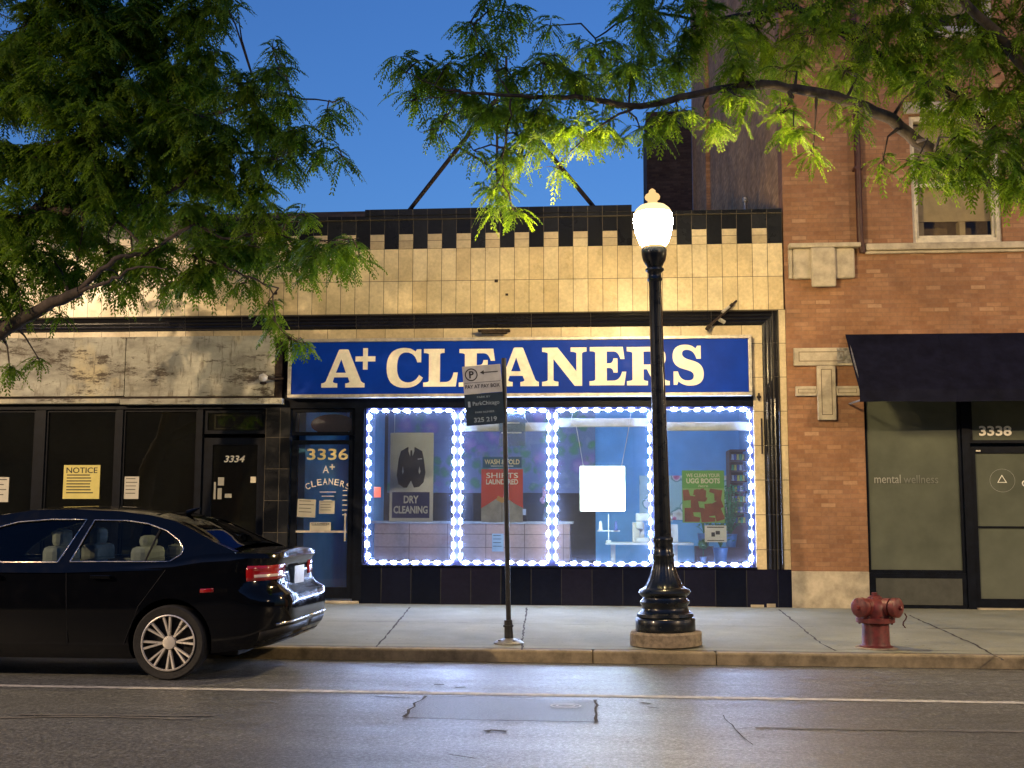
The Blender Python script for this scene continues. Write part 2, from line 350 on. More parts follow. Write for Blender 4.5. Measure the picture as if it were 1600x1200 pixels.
# kerb in cast lengths, rounded nose
bm = bmesh.new(); xs = [-60, -40, -30, -22, -16, -11, -7.3, -4.4, -.15, 1.05, 4.1, 7.6, 12, 18, 26, 40, 60]
for a, c_ in zip(xs, xs[1:]): bx(bm, a+.004, c_-.004, KY, KY+.158, -.1, .07)
tag(fin('kerb', bm, kerb_m, bevel=.018), kind='structure')
def sz(y): return .072+(y-KY-.16)*(.05/(YF+.3-KY-.16))
def strip(bm, pts, w, zf, jit=.0, lift=.003):
    """thin flat crack or joint following pts (x, y)"""
    L = []
    for i in range(len(pts)-1):
        a, b_ = Vector(pts[i]), Vector(pts[i+1]); m = max(1, int((b_-a).length/.12)) if jit else 1
        for j in range(m): L.append(a.lerp(b_, j/m))
    L.append(Vector(pts[-1]))
    prev = None
    for i, p in enumerate(L):
        d = (L[min(i+1, len(L)-1)]-L[max(i-1, 0)]).normalized(); s = Vector((-d.y, d.x))
        ww = w*(random.uniform(.45, 1.5) if jit else 1)/2; q = p+s*random.uniform(-jit, jit)
        cur = (bm.verts.new((*(q+s*ww), zf(q.y)+lift)), bm.verts.new((*(q-s*ww), zf(q.y)+lift)))
        if prev: bm.faces.new((prev[0], cur[0], cur[1], prev[1]))
        prev = cur
def g(px, py, z=.1):
    d = fw + rt*((px-800)/F) - up*((py-600)/F); t = (z-CH)/d.z; return (d.x*t, d.y*t)
bm = bmesh.new()
for x in (-13.2, -10.0, -6.85): strip(bm, [(x, KY+.17), (x-.03, YF)], .022, sz, .006)
strip(bm, [g(588,1010,.08), g(612,982,.1), g(641,948,.12)], .022, sz, .008)
strip(bm, [g(815,1014,.08), g(818,985,.1), g(823,949,.12)], .022, sz, .008)
strip(bm, [g(1308,1016,.08), g(1285,1004), g(1232,965), g(1218,952,.12)], .022, sz, .012)
strip(bm, [g(1568,1030,.08), g(1520,1003), g(1465,981), g(1420,960,.12)], .022, sz, .012)
for x in (6.2, 9.3, 12.5): strip(bm, [(x, KY+.17), (x+.05, YF)], .022, sz, .006)
strip(bm, [(-13, 14.0), g(612,971), g(820,974), g(1010,977), (2.4, 13.95)], .016, sz, .004)
strip(bm, [(3.2, 13.9), (9, 13.9)], .02, sz, .004)
strip(bm, [(-20, KY+.36), (20, KY+.36)], .010, sz, .003)
tag(fin('sidewalk_joints', bm, joint_m), kind='structure')
# fallen leaflets on the pavement and in the gutter
bm = bmesh.new()
for k in range(420):
    x = random.uniform(-8, 7); yy = random.choice((random.uniform(KY+.2, YF-.1), random.uniform(YF-.35, YF-.03), random.uniform(KY-.28, KY-.02)))
    z = (sz(yy)+.004) if yy > KY+.16 else -.036
    a = random.uniform(0, 6.3); q = Vector((math.cos(a), math.sin(a), 0)); w_ = Vector((-q.y, q.x, .1)); L_ = random.uniform(.010, .026); p = Vector((x, yy, z+.003))
    bm.faces.new([bm.verts.new(p+v) for v in (-q*L_, w_*L_*.35, q*L_, -w_*L_*.35)])
tag(fin('fallen_leaves', bm, mat('dry_leaflet', (.16,.13,.05), .8, var=.4, scale=9)), 'tiny dry leaflets scattered on the pavement and along the gutter', 'leaf litter', kind='stuff')
# painted lines and repairs
rz = lambda y: 0.0 if y < 8 else (-.012*(y-8)/2.4 if y < 10.4 else -.012-.038*(y-10.4)/1.12)
bm = bmesh.new(); strip(bm, [(-60, 9.24), (-4.9, 9.24), (3, 9.20), (60, 9.15)], .105, rz, 0, .004); tag(fin('parking_lane_line', bm, line_m), kind='structure')
bm = bmesh.new(); strip(bm, [g(0,1122,0), g(130,1120,0), g(300,1124,0)], .05, rz, .012, .004); strip(bm, [g(30,1118,0), g(330,1120,0)], .03, rz, .01, .008)
strip(bm, [g(1180,1138,0), g(1600,1144,0)], .05, rz, .012, .004)
tag(fin('worn_out_line', bm, faint_m), kind='structure')
bm = bmesh.new(); q = [g(662,1088,0), g(935,1095,0), g(932,1130,0), g(632,1122,0)]
bm.faces.new([bm.verts.new((*p, .004-.003*(p[1] > 8))) for p in q]); tag(fin('road_patch', bm, patch_m), kind='structure')
bm = bmesh.new()
strip(bm, [g(662,1088,0), g(650,1100,0), g(632,1122,0)], .022, rz, .02, .009)
strip(bm, [g(932,1094,0), g(934,1112,0), g(933,1130,0)], .024, rz, .02, .009)
strip(bm, [g(632,1123,0), g(760,1127,0), g(933,1130,0)], .013, rz, .006, .009)
strip(bm, [g(585,1088,0), g(640,1091,0)], .02, rz, .004, .006); strip(bm, [g(664,1088,0), g(880,1092,0)], .014, rz, .006, .009)
strip(bm, [g(757,1144,0), g(768,1142,0), g(792,1144,0)], .05, rz, .01, .006)
strip(bm, [g(1002,1098,0), g(1016,1100,0)], .03, rz, .006, .006); strip(bm, [g(1012,1105,0), g(1030,1107,0)], .02, rz, .006, .006)
strip(bm, [g(1128,1118,0), g(1150,1140,0), g(1180,1165,0)], .007, rz, .02, .006); strip(bm, [g(1150,1140,0), g(1176,1138,0)], .010, rz, .02, .006)
strip(bm, [g(678,1069,0), g(694,1069,0)], .03, rz, .004, .006); strip(bm, [g(711,1074,0), g(727,1073,0)], .03, rz, .004, .006)
strip(bm, [g(1540,1040,0), g(1600,1046,0)], .012, rz, .01, .006)
strip(bm, [g(700,1180,0), g(745,1186,0)], .010, rz, .01, .006); strip(bm, [(-6, KY-.05), (6, KY-.06)], .035, rz, .008, .005)
tag(fin('road_cracks', bm, joint_m), kind='structure')
bm = bmesh.new(); p = g(884,1105,0)
for rr in (.10, .06):
    a = [(p[0]+rr*math.cos(t)*1.1, p[1]+rr*math.sin(t)*.9) for t in [i*2*math.pi/16 for i in range(17)]]; strip(bm, a, .014, lambda y: 0, 0, .012)
tag(fin('utility_mark', bm, line_m), kind='structure')

# ------------------------------------------------------------------ storefront building (cream and black glazed tile)
XR = 2.53; XL = -13.0; ZS = .12
B = thing('tiled_shop_building', 'low shop building faced in cream and black glazed tiles with a black toothed parapet', 'building', ((XL+XR)/2, YF, ZS))
box('upper_tile_wall', cream_tile, B, XL, XR, YF, YF+.35, 4.31, 5.28)
boxes('parapet', black_tile, B, [(XL, XR, YF+.004, YF+.35, 5.2805, 5.72)])
boxes('parapet_coping', black_tile, B, [(XL, XR+.0, YF-.03, YF+.38, 5.7205, 5.775), (-3.55, .38, YF-.05, YF+.36, 5.7755, 5.87)])
i = 0
while XR-TILE*(2*i+2) > XL:
    x1 = XR-TILE*(2*i+1)-.003; box('parapet_tooth', cream_frieze, B, x1-TILE+.006, x1, YF-.004, YF+.05, 5.2805, 5.50, bevel=.004); i += 1
boxes('frieze', cream_frieze, B, [(XL, 2.215, YF+.004, YF+.35, 3.93, 4.085)])
bm = bmesh.new()                      # fluted black band, turning down at the right
prof = [(4.31, .0), (4.285, -.035), (4.265, -.01), (4.24, -.03), (4.215, -.006), (4.19, -.022), (4.165, .0), (4.14, -.015), (4.115, .01), (4.09, .02)]
for (za, ya), (zb, yb) in zip(prof, prof[1:]):
    xa, xb = 2.45-(4.31-za)*1.04, 2.45-(4.31-zb)*1.04
    bm.faces.new([bm.verts.new(c) for c in ((XL, YF+ya-.01, za), (xa, YF+ya-.01, za), (xb, YF+yb-.01, zb), (XL, YF+yb-.01, zb))])
    bm.faces.new([bm.verts.new(c) for c in ((xa, YF+ya-.01, za), (xa, YF+ya-.01, .64), (xb, YF+yb-.01, .64), (xb, YF+yb-.01, zb))])
black_smooth = bricks('black_band_tile', .86, .4855, .003, [(0, (.010,.010,.013)), (1, (.018,.018,.024))], (.10,.09,.07), offset=0, rough=.2, bmp=.2, stain=.3, org=(-20, 4.31-10*.4855))
fin('black_band', bm, black_smooth, B)
box('band_backing', black_smooth, B, XL, 2.445, YF+.025, YF+.34, 4.0855, 4.309)
box('jamb_outer', cream_jamb, B, 2.452, 2.545, YF, YF+.35, .64, 4.309)
box('jamb_backing', black_smooth, B, 2.216, 2.448, YF+.03, YF+.34, .64, 4.085)
box('jamb_inner', cream_jamb, B, 2.075, 2.213, YF+.002, YF+.35, .64, 3.929)
box('base_wall', black_base, B, -3.52, 2.55, YF-.01, YF+.34, .1, .639)
box('sill', black_paint, B, -3.52, 2.08, YF-.03, YF+.14, .6395, .668)
box('side_pier', black_tile, B, -4.98, -4.62, YF-.005, YF+.4, .1, 2.93)
box('fascia', black_paint, B, -4.62, 2.072, YF+.0, YF+.34, 2.925, 3.20)
box('fascia_backing', black_paint, B, XL, 2.07, YF+.06, YF+.33, 3.205, 3.925)
# missing chips at the foot of the right corner
for q in [(1.98, 2.16, YF-.014, YF-.0105, .11, .155), (2.2, 2.32, YF-.014, YF-.0105, .10, .17), (1.0, 1.5, YF-.013, YF-.0105, .11, .122)]: box('exposed_mortar', stone, B, *q)
# roof and room shells
box('roof_deck', dark_room, B, XL, XR, YF+.36, YF+14, 5.0, 5.1)
box('west_wall', brick_side, B, XL-.2, XL, YF, YF+14, .1, 5.6)
boxes('interior_floor', floor_in, B, [(-4.6, 2.4, YF+.35, YF+7, .06, .125)])
boxes('interior_ceiling', white_paint, B, [(-4.6, 2.4, YF+.36, YF+7, 3.35, 3.4)])
for q in [(2.25, 2.4, YF+.36, YF+7, .125, 3.35), (-4.6, -4.5, YF+.45, YF+7, .125, 3.35), (-.2, 2.25, YF+3.4, YF+3.5, .125, 3.35), (-3.9, -3.8, YF+2.2, YF+3.0, .125, 3.35)]: box('interior_wall', blue_wall, B, *q)
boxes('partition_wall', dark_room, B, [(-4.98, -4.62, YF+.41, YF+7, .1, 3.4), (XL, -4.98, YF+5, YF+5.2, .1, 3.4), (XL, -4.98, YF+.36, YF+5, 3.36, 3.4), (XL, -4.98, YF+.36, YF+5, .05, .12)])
# floral mural, painted
mural, n, l, b, o = nt('floral_mural_wallpaper')
tc = n.new('ShaderNodeTexCoord')
v1 = vor2(n, l, 2.2)
v2 = vor2(n, l, 4.3)
flow = ramp(n, l, v1.outputs['Distance'], [(.08, (.36,.22,.46)), (.20, (.27,.18,.44)), (.30, (.18,.17,.36)), (.42, (.17,.21,.36)), (.6, (.15,.19,.33))])
leafc = ramp(n, l, v2.outputs['Distance'], [(.0, (.10,.27,.13)), (.26, (.10,.23,.16)), (.45, (.17,.22,.35))])
cc = mixrgb(n, l, flow, leafc, ramp(n, l, noise(n, l, 1.4, 4), [(.47, 0), (.56, 1)]))
cc = mixrgb(n, l, cc, (.38,.42,.55), ramp(n, l, noise(n, l, 5, 5), [(.55, 0), (.75, .5)]))
l.new(cc, b.inputs['Base Color']); b.inputs['Roughness'].default_value = .8
rose, n, l, b, o = nt('rose_print_wallpaper')
tc = n.new('ShaderNodeTexCoord'); v1 = vor2(n, l, 3.2)
pet = ramp(n, l, v1.outputs['Distance'], [(.06, (.50,.05,.16)), (.2, (.72,.20,.34)), (.27, (.80,.62,.60)), (.34, (.10,.22,.20)), (.42, (.45,.62,.60)), (.7, (.42,.60,.60))])
pet2 = ramp(n, l, v1.outputs['Distance'], [(.06, (.60,.50,.42)), (.2, (.80,.74,.66)), (.27, (.82,.80,.76)), (.34, (.10,.26,.22)), (.42, (.45,.62,.60)), (.7, (.42,.60,.60))])
sp_ = n.new('ShaderNodeSeparateColor'); l.new(v1.outputs['Color'], sp_.inputs[0])
l.new(mixrgb(n, l, pet2, pet, ramp(n, l, sp_.outputs[0], [(.62, 0), (.66, 1)])), b.inputs['Base Color'])
box('mural', mural, B, -3.78, -.2, YF+3.2, YF+3.3, 1.75, 3.35)
boxes('back_wall', dark_room, B, [(-4.5, -.2, YF+3.35, YF+3.5, .125, 3.35)])
boxes('back_door', mat('dark_blue_door', (.02,.03,.05), .6), B, [(-3.7, -3.0, YF+3.25, YF+3.3, .13, 1.74), (-2.75, -2.3, YF+3.25, YF+3.3, .13, 1.74), (-1.6, -.9, YF+3.25, YF+3.3, .13, 1.74)])
box('rose_panel', rose, B, .55, 2.2, YF+3.36, YF+3.395, 1.30, 2.05)

# windows of the cleaners: four panes and the frame round each
def pane_window(x0, x1, z0, z1, y, gm, parent, fr=.035, dep=.06, name='window', fm=None):
    f = boxes(name, fm or black_paint, parent, [(x0, x0+fr, y, y+dep, z0, z1), (x1-fr, x1, y, y+dep, z0, z1), (x0+fr, x1-fr, y, y+dep, z0, z0+fr), (x0+fr, x1-fr, y, y+dep, z1-fr, z1)])
    box('pane', gm, f, x0+fr, x1-fr, y+dep*.4, y+dep*.4+.006, z0+fr, z1-fr)
    return f
WX = [(-3.50, -2.15), (-2.15, -.785), (-.785, .66), (.66, 2.07)]
halo_fr = mat('halo_tinted_frame', (.03,.035,.10), .6, var=.15, scale=9, spec=.3)  # dark frame tinted blue in its colour to carry the LED halo
for a, c_ in WX: pane_window(a, c_, .668, 2.925, YF+.05, glass, B, fr=.036, fm=halo_fr)
box('door_post', black_paint, B, -3.655, -3.52, YF, YF+.2, .1, 2.925)
# blind cassettes behind the glass
for a, c_, z in ((-2.1, -.83, 2.60), (-.74, .62, 2.66), (.70, 2.03, 2.60)):
    box('blind_cassette', white_paint, B, a, c_, YF+.26, YF+.34, z, z+.125, bevel=.01)

# LED borders: a strip and its modules
names = ['border of bluish white LED lights round the window with the suit poster',
         'border of bluish white LED lights round the window with the red shirts poster',
         'border of bluish white LED lights round the window with the glowing square sign',
         'border of bluish white LED lights round the rightmost cleaners window with the green boots poster']
strip_m = mat('led_strip_tape', (.75,.78,.85), .4, var=.05)
LX = [(-3.452, -2.200), (-2.100, -.835), (-.733, .608), (.712, 2.018)]
mod_me = {}
for key, (w, h) in {'h': (.088, .046), 'v': (.046, .088)}.items():
    for q, lm in enumerate(led_ms):
        bm = bmesh.new(); bmesh.ops.create_uvsphere(bm, u_segments=10, v_segments=6, radius=1)
        for v in bm.verts: v.co = Vector((math.copysign(abs(v.co.x)**.7, v.co.x)*w/2, v.co.y*.011, math.copysign(abs(v.co.z)**.7, v.co.z)*h/2))
        me = bpy.data.meshes.new('led_module'); bm.to_mesh(me); bm.free(); me.materials.append(lm); mod_me[(key, q)] = me
for (a, c_), lab in zip(LX, names):
    z0, z1 = .705, 2.885; yl = YF+.018
    T = thing('led_light_border', lab, 'string lights', ((a+c_)/2, yl, z0), 'LED light borders of the cleaners windows')
    boxes('strip', strip_m, T, [(a-.005, c_+.005, yl+.0105, yl+.014, z0-.005, z0+.005), (a-.005, c_+.005, yl+.0105, yl+.014, z1-.005, z1+.005), (a-.005, a+.005, yl+.0105, yl+.014, z0+.006, z1-.006), (c_-.005, c_+.005, yl+.0105, yl+.014, z0+.006, z1-.006)])
    cx = (a+c_)/2
    def put(key, x, z, tilt=0):
        o = bpy.data.objects.new('led_module', mod_me[(key, random.choice((0, 0, 1, 1, 1, 2)))]); COL.objects.link(o); o.parent = T; o.location = (x-cx, random.uniform(-.002, .002), z-z0); o.rotation_euler = (0, random.gauss(0, .06), 0)
    nh = 8; step = (c_-a)/nh
    for k in range(nh):
        x = a+step*(k+.5); put('h', x, z0+random.gauss(0, .003)); put('h', x+random.gauss(0, .004), z1+random.gauss(0, .003))
    nv = 13; st = (z1-z0)/nv
    for k in range(nv):
        z = z0+st*(k+.5); put('v', a+random.gauss(0, .003), z); put('v', c_+random.gauss(0, .003), z+random.gauss(0, .004))

T = thing('power_cord', 'thin white cord looping down inside the top of the second window', 'cord', (-1.2, YF+.13, 2.86))
bm = bmesh.new(); tube(bm, [(0, 0, 0), (.03, 0, -.1), (.08, .01, -.17), (.13, .02, -.24)], .006, 6); fin('cord', bm, strip_m, T, local=True)
# door 3336
D = thing('shop_door', 'black framed glass door numbered 3336 left of the lit shop windows', 'door', (-4.14, YF+.04, .14))
y = YF+.04
f = boxes('door_leaf', black_paint, D, [(-4.60, -4.505, y, y+.06, .18, 2.46), (-3.745, -3.66, y, y+.06, .18, 2.46), (-4.505, -3.745, y, y+.06, .18, .34), (-4.505, -3.745, y, y+.06, 2.40, 2.46)])
box('glass', glass_door, D, -4.505, -3.745, y+.025, y+.031, .34, 2.40)
boxes('push_bar', alum, D, [(-4.5, -3.75, y-.03, y-.012, 1.12, 1.15), (-3.78, -3.76, y-.06, y-.04, 1.0, 1.4), (-3.78, -3.76, y-.04, y, 1.02, 1.04), (-3.78, -3.76, y-.04, y, 1.36, 1.38)])
letters('3336', -4.37, -3.76, 2.17, 2.34, y+.018, mat('gold_numerals', (.75,.66,.32), .4), D, .02, name='address_numbers')
for i, ch in enumerate('A+'): letters(ch, -4.13+i*.1, -4.04+i*.085, 1.98+i*.05, 2.09+i*.02, y+.018, ivory, D, .01, name='name_lettering')
for i, ch in enumerate('CLEANERS'):
    a = (i-3.5)/3.5; cx = -4.05+a*.3; cz = 1.86-.07*a*a
    me = text_mesh(ch, .01, .002); fit_mesh(me, cx-.033, cx+.033, cz-.045, cz+.045, y+.018)
    for v in me.vertices:
        dx, dz = v.co.x-cx, v.co.z-cz; t = -a*.28; v.co.x = cx+dx*math.cos(t)-dz*math.sin(t); v.co.z = cz+dx*math.sin(t)+dz*math.cos(t)
    link('name_lettering', me, ivory, D)
for k, zz in enumerate((1.70, 1.64, 1.58)): box('small_print', ivory, D, -4.17+k*.03, -3.93-k*.03, y+.016, y+.018, zz, zz+.012)
for k in range(6): box('hours_print', ivory, D, -3.83, -3.765, y+.016, y+.018, 1.72-k*.07, 1.735-k*.07)
pw = paper('aged_white_paper', (.62,.58,.46)); pdark = paper('black_print', (.02,.02,.02))
def note(name, lab, x0, x1, z0, z1, y, mt, lines=4, group=None, head=None, cat='notice', ink=None, tilt=0):
    T = thing(name, lab, cat, ((x0+x1)/2, y, (z0+z1)/2), group)
    w, h = (x1-x0)/2, (z1-z0)/2
    box('sheet', mt, T, -w, w, 0, .003, -h, h, local=True)
    if lines:
        L = []
        top = h*.82 if not head else h*.42
        for k in range(lines):
            zz = top-(top+h*.8)*k/max(1, lines); L.append((-w*.82, w*random.uniform(.45, .85), -.0012, -.0002, zz-h*.045, zz+h*.02))
        boxes('print_lines', ink or pdark, T, L, local=True)
    if head:
        me = text_mesh(head, .01, .001); fit_mesh(me, -w*.85, w*.85, h*.52, h*.86, -.0002); link('heading', me, ink or pdark, T, local=True)
    T.rotation_euler = (0, tilt, 0)
    return T
note('paper_notice', 'cream paper notice on the left edge of the door numbered 3336', -4.49, -4.22, 1.34, 1.60, y-.006, pw, 4, tilt=.03)
note('paper_notice', 'small white paper notice in the middle of the door numbered 3336', -4.17, -3.94, 1.39, 1.58, y-.006, pw, 4)
note('closed_sign', 'small rectangular CLOSED sign low on the door numbered 3336', -4.30, -3.99, 1.12, 1.27, y-.006, pw, 1, head='CLOSED', cat='sign')
tr = pane_window(-4.60, -3.66, 2.53, 2.92, y, glass, B, fr=.05, name='transom')
T = thing('oval_sign', 'dark brown oval sign hung in the transom over the door numbered 3336', 'sign', (-4.02, YF+.16, 2.70))
bm = bmesh.new(); lathe(bm, [(.0, -.012), (.30, -.012), (.33, 0), (.30, .012), (0, .012)], axis='y', n=40)
for v in bm.verts: v.co.z *= .46; 
fin('board', bm, mat('brown_oval_board', (.10,.025,.02), .35), T, local=True, angle=30)
boxes('cord', galv, T, [(-.2, -.196, -.002, .002, .12, .22), (.2, .204, -.002, .002, .12, .22)], local=True)
box('threshold', stone, B, -4.6, -3.55, YF-.06, YF+.05, .115, .155, bevel=.01)

# big blue sign
S = thing('shop_sign', 'long blue sign board with cream serif letters reading A+ CLEANERS', 'sign', (-1.29, YF-.12, 3.06))
sx0, sx1, s0, s1 = -4.625, 2.045, 3.065, 3.925
box('sign_face', blue_face, S, sx0+.05, sx1-.05, YF-.145, YF-.05, s0+.05, s1-.05)
boxes('sign_frame', alum, S, [(sx0, sx1, YF-.17, YF-.002, s1-.048, s1), (sx0, sx1, YF-.17, YF-.002, s0, s0+.048), (sx0, sx0+.048, YF-.17, YF-.002, s0+.049, s1-.049), (sx1-.048, sx1, YF-.17, YF-.002, s0+.049, s1-.049)], bevel=.006)
ly = YF-.147
for ch, a, c_, ya, yb in (('A',502.5,570,546,605.5),('+',555.5,586.5,544,577.5),('C',604,661,543.5,606),('L',661.5,715.5,545,604),('E',717,776,545,604),('A',777,842,543,603.5),('N',847,916.5,543,603),('E',921,978.5,542,602),('R',979.5,1046,542,602),('S',1051,1099.5,538.5,602.5)):
    p0, p1 = at(a, (ya+yb)/2, ly), at(c_, (ya+yb)/2, ly); zt, zb = at((a+c_)/2, ya, ly).z, at((a+c_)/2, yb, ly).z
    me = poly_mesh(glyph(G[ch]), .005); fit_mesh(me, p0.x, p1.x, zb, zt, ly+.009); link('letter', me, ivory, S)
# flood light stubs over the sign
def flood(lab, p, parts):
    T = thing('sign_floodlight', lab, 'floodlight', p)
    bm = bmesh.new(); parts(bm); fin('lamp_arm', bm, steel_dark, T, local=True, angle=40); return T
def f1(bm):
    tube(bm, [(0, .05, .06), (0, -.12, .03)], .02); bx(bm, -.24, .22, -.2, -.06, .01, .035); bx(bm, -.19, .17, -.18, -.08, -.02, .008)
flood('rusty flat floodlight bracket above the middle of the blue sign', (-1.6, YF-.02, 4.0), f1)
def f2(bm):
    tube(bm, [(.24, .0, .22), (.18, -.06, .16)], .016); tube(bm, [(.18, -.06, .16), (.02, -.12, 0)], .026); tube(bm, [(.02, -.12, 0), (-.16, -.14, -.16)], .018); tube(bm, [(-.16, -.14, -.16), (-.20, -.14, -.22)], .03)
T = flood('slanting worn floodlight arm at the right end above the blue sign', (1.62, YF-.02, 4.22), f2)
bm = bmesh.new(); tube(bm, [(.02, -.14, .03), (.13, -.12, .12)], .02); tube(bm, [(-.02, -.1, -.06), (.06, -.06, -.1)], .03); fin('tube_lamp', bm, alum, T, local=True, angle=40)
T = thing('spot_bulb', 'round bulb on a dark arm pointing at the blank board', 'floodlight', at(412, 590, YF-.2))
bm = bmesh.new(); lathe(bm, [(0, -.07), (.035, -.06), (.055, -.03), (.06, 0), (.045, .03), (.02, .06)], n=20, axis='x'); fin('bulb', bm, white_paint, T, local=True, angle=60)
bm = bmesh.new(); tube(bm, [(.02, 0, 0), (.12, .02, -.02), (.26, .14, 0)], .018); tube(bm, [(.1, .06, .05), (.26, .16, .03)], .008); tube(bm, [(.0, .1, -.07), (-.1, .17, -.06)], .02); fin('arm', bm, steel_dark, T, local=True, angle=60)
boxes('wall_bracket', steel_dark, B, [(2.12, 2.18, YF-.03, YF+.0, 3.04, 3.07), (2.14, 2.16, YF-.05, YF+.0, 3.0, 3.11), (2.17, 2.19, YF-.03, YF, 2.25, 2.75), (-1.62, -1.57, YF-.02, YF, 4.76, 4.80), (-1.46, -1.42, YF-.02, YF, 4.56, 4.59), (-4.9, -4.86, YF-.02, YF, 4.62, 4.66)])

# 3334 frontage
P = 'blank weathered sign board'
board, n, l, b, o = nt('peeling_whitewashed_board')
c = mixrgb(n, l, (.50,.50,.42), (.23,.225,.19), ramp(n, l, noise(n, l, 1.5, 8, .72, stretch=(.7, 1, 1.5)), [(.38, 0), (.62, 1)]))
c = mixrgb(n, l, c, (.56,.49,.30), ramp(n, l, noise(n, l, .9, 5, .6), [(.56, 0), (.66, .8)]))
c = mixrgb(n, l, c, (.06,.045,.03), ramp(n, l, noise(n, l, 2.6, 8, .8, stretch=(.6, 1, 2.2)), [(.54, 0), (.60, .95)]))
c = mixrgb(n, l, c, (.14,.12,.09), ramp(n, l, noise(n, l, 12, 6, .7, stretch=(1.2, 1, .25)), [(.54, 0), (.66, .75)]))
l.new(c, b.inputs['Base Color']); b.inputs['Roughness'].default_value = .75; bump(n, l, b, noise(n, l, 6, 7, .7), .4, .01)
SB = thing('blank_sign_board', 'long stained whitewashed board over the dark shop at left', 'board', (-7.5, YF-.05, 3.05))
box('panel', board, SB, -12.9, -7.13, YF-.05, YF+.05, 3.115, 4.0, bevel=.006)
box('panel', board, SB, -7.12, -4.86, YF-.05, YF+.05, 3.105, 4.0, bevel=.006)
box('end_return', steel_dark, SB, -4.855, -4.75, YF-.02, YF+.05, 3.06, 3.95)
boxes('ledge', board, SB, [(-12.9, -7.17, YF-.09, YF+.05, 3.005, 3.075), (-7.165, -4.72, YF-.10, YF+.05, 2.985, 3.07)], bevel=.008)
boxes('ledge_gap', steel_dark, SB, [(-12.9, -4.86, YF-.03, YF+.05, 3.077, 3.1)])
box('lintel', black_paint, B, XL, -4.62, YF+.03, YF+.3, 2.925, 3.2)
for a, c_ in ((-12.9, -11.3), (-11.2, -10.0), (-9.9, -8.52), (-8.36, -7.27), (-7.17, -6.03)):
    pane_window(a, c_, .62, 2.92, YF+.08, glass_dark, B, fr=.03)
boxes('mullion', black_paint, B, [(-8.52, -8.36, YF+.05, YF+.2, .1, 2.925), (-7.27, -7.17, YF+.05, YF+.2, .1, 2.925), (-6.03, -5.95, YF+.05, YF+.2, .1, 2.925), (-10.0, -9.9, YF+.05, YF+.2, .1, 2.925)])
box('left_base_wall', black_base, B, XL, -5.95, YF+.03, YF+.34, .1, .62)
D = thing('shop_door', 'dark glass door numbered 3334 with little stickers', 'door', (-5.45, YF+.09, .14))
y = YF+.09
boxes('door_leaf', black_paint, D, [(-5.94, -5.80, y, y+.06, .14, 2.50), (-5.12, -4.985, y, y+.06, .14, 2.50), (-5.80, -5.12, y, y+.06, .14, .4), (-5.80, -5.12, y, y+.06, 2.40, 2.50)])
box('glass', glass_dark, D, -5.80, -5.12, y+.025, y+.031, .4, 2.40)
letters('3334', -5.63, -5.33, 2.14, 2.24, y+.018, mat('pale_numerals', (.72,.70,.60), .4), D, .02, shear=.25, name='address_numbers')
boxes('sticker', pw, D, [(-5.77, -5.74, y+.016, y+.02, 1.6, 1.85), (-5.71, -5.62, y+.016, y+.02, 1.8, 1.92), (-5.71, -5.65, y+.016, y+.02, 1.6, 1.76), (-5.6, -5.5, y+.016, y+.02, 1.62, 1.68), (-5.22, -5.14, y+.016, y+.02, 1.84, 1.93)])
f = pane_window(-5.94, -4.985, 2.56, 2.92, y, glass_dark, B, fr=.05, name='transom')
pane_window(-5.8, -5.1, 2.63, 2.85, y+.035, glass_dark, B, fr=.02, name='transom_panel', fm=mat('tan_trim', (.2,.16,.11), .6))
py_ = paper('yellow_paper', (.62,.54,.17))
note('yellow_notice', 'yellow NOTICE sheet taped in the dark shop window', -8.06, -7.50, 1.60, 2.10, YF+.085, py_, 7, head='NOTICE')
note('paper_notice', 'white sheet right of the yellow notice in the dark shop window', -7.12, -6.90, 1.60, 1.93, YF+.085, paper('white_sheet', (.5,.48,.42)), 5)
note('paper_notice', 'white sheet above brown card at the left edge of the photo', -9.2, -8.90, 1.55, 1.92, YF+.085, paper('white_sheet_b', (.5,.48,.42)), 4)

# ------------------------------------------------------------------ things in the cleaners windows
YP = YF+.17
T = thing('suit_poster', 'tall white hanging poster with a black suit and the words DRY CLEANING', 'poster', (-2.84, YP, 1.29))
pwht = paper('poster_white', (.86,.86,.82)); navy = paper('poster_navy', (.01,.022,.16)); suit_m = paper('poster_suit_black', (.008,.010,.02)); grey = paper('poster_grey', (.45,.45,.45))
a0, a1 = at(609, 745, YP), at(677, 745, YP); zt, zb = at(640, 676, YP).z, at(640, 815, YP).z; x0, x1 = a0.x, a1.x
box('board', pwht, T, x0, x1, YP, YP+.02, zb, zt, bevel=.008)
wd, ht = x1-x0, zt-zb
def pg(pts, name, mt, dy): 
    me = poly_mesh([[(x0+wd*u, zb+ht*v) for u, v in pts]], .0008)
    for v in me.vertices: v.co = (v.co.x, YP-dy-v.co.z, v.co.y)
    return link(name, me, mt, T)
box('blue_field', navy, T, x0+wd*.06, x1-wd*.08, YP-.002, YP-.0002, zb+ht*.04, zb+ht*.33)
letters('DRY', x0+wd*.33, x1-wd*.33, zb+ht*.205, zb+ht*.29, YP-.003, pwht, T, .03)
letters('CLEANING', x0+wd*.1, x1-wd*.12, zb+ht*.09, zb+ht*.175, YP-.003, pwht, T, .03)
pg([(.40,.835),(.25,.79),(.2,.7),(.16,.52),(.2,.42),(.32,.38),(.40,.38),(.49,.46),(.56,.38),(.68,.39),(.78,.44),(.82,.55),(.78,.70),(.74,.79),(.58,.835)], 'suit_print', suit_m, .0025)
pg([(.425,.84),(.425,.79),(.49,.69),(.56,.79),(.56,.84),(.49,.865)], 'shirt_print', pwht, .0045); pg([(.47,.80),(.51,.80),(.525,.72),(.495,.69),(.465,.72)], 'tie_print', suit_m, .0065)
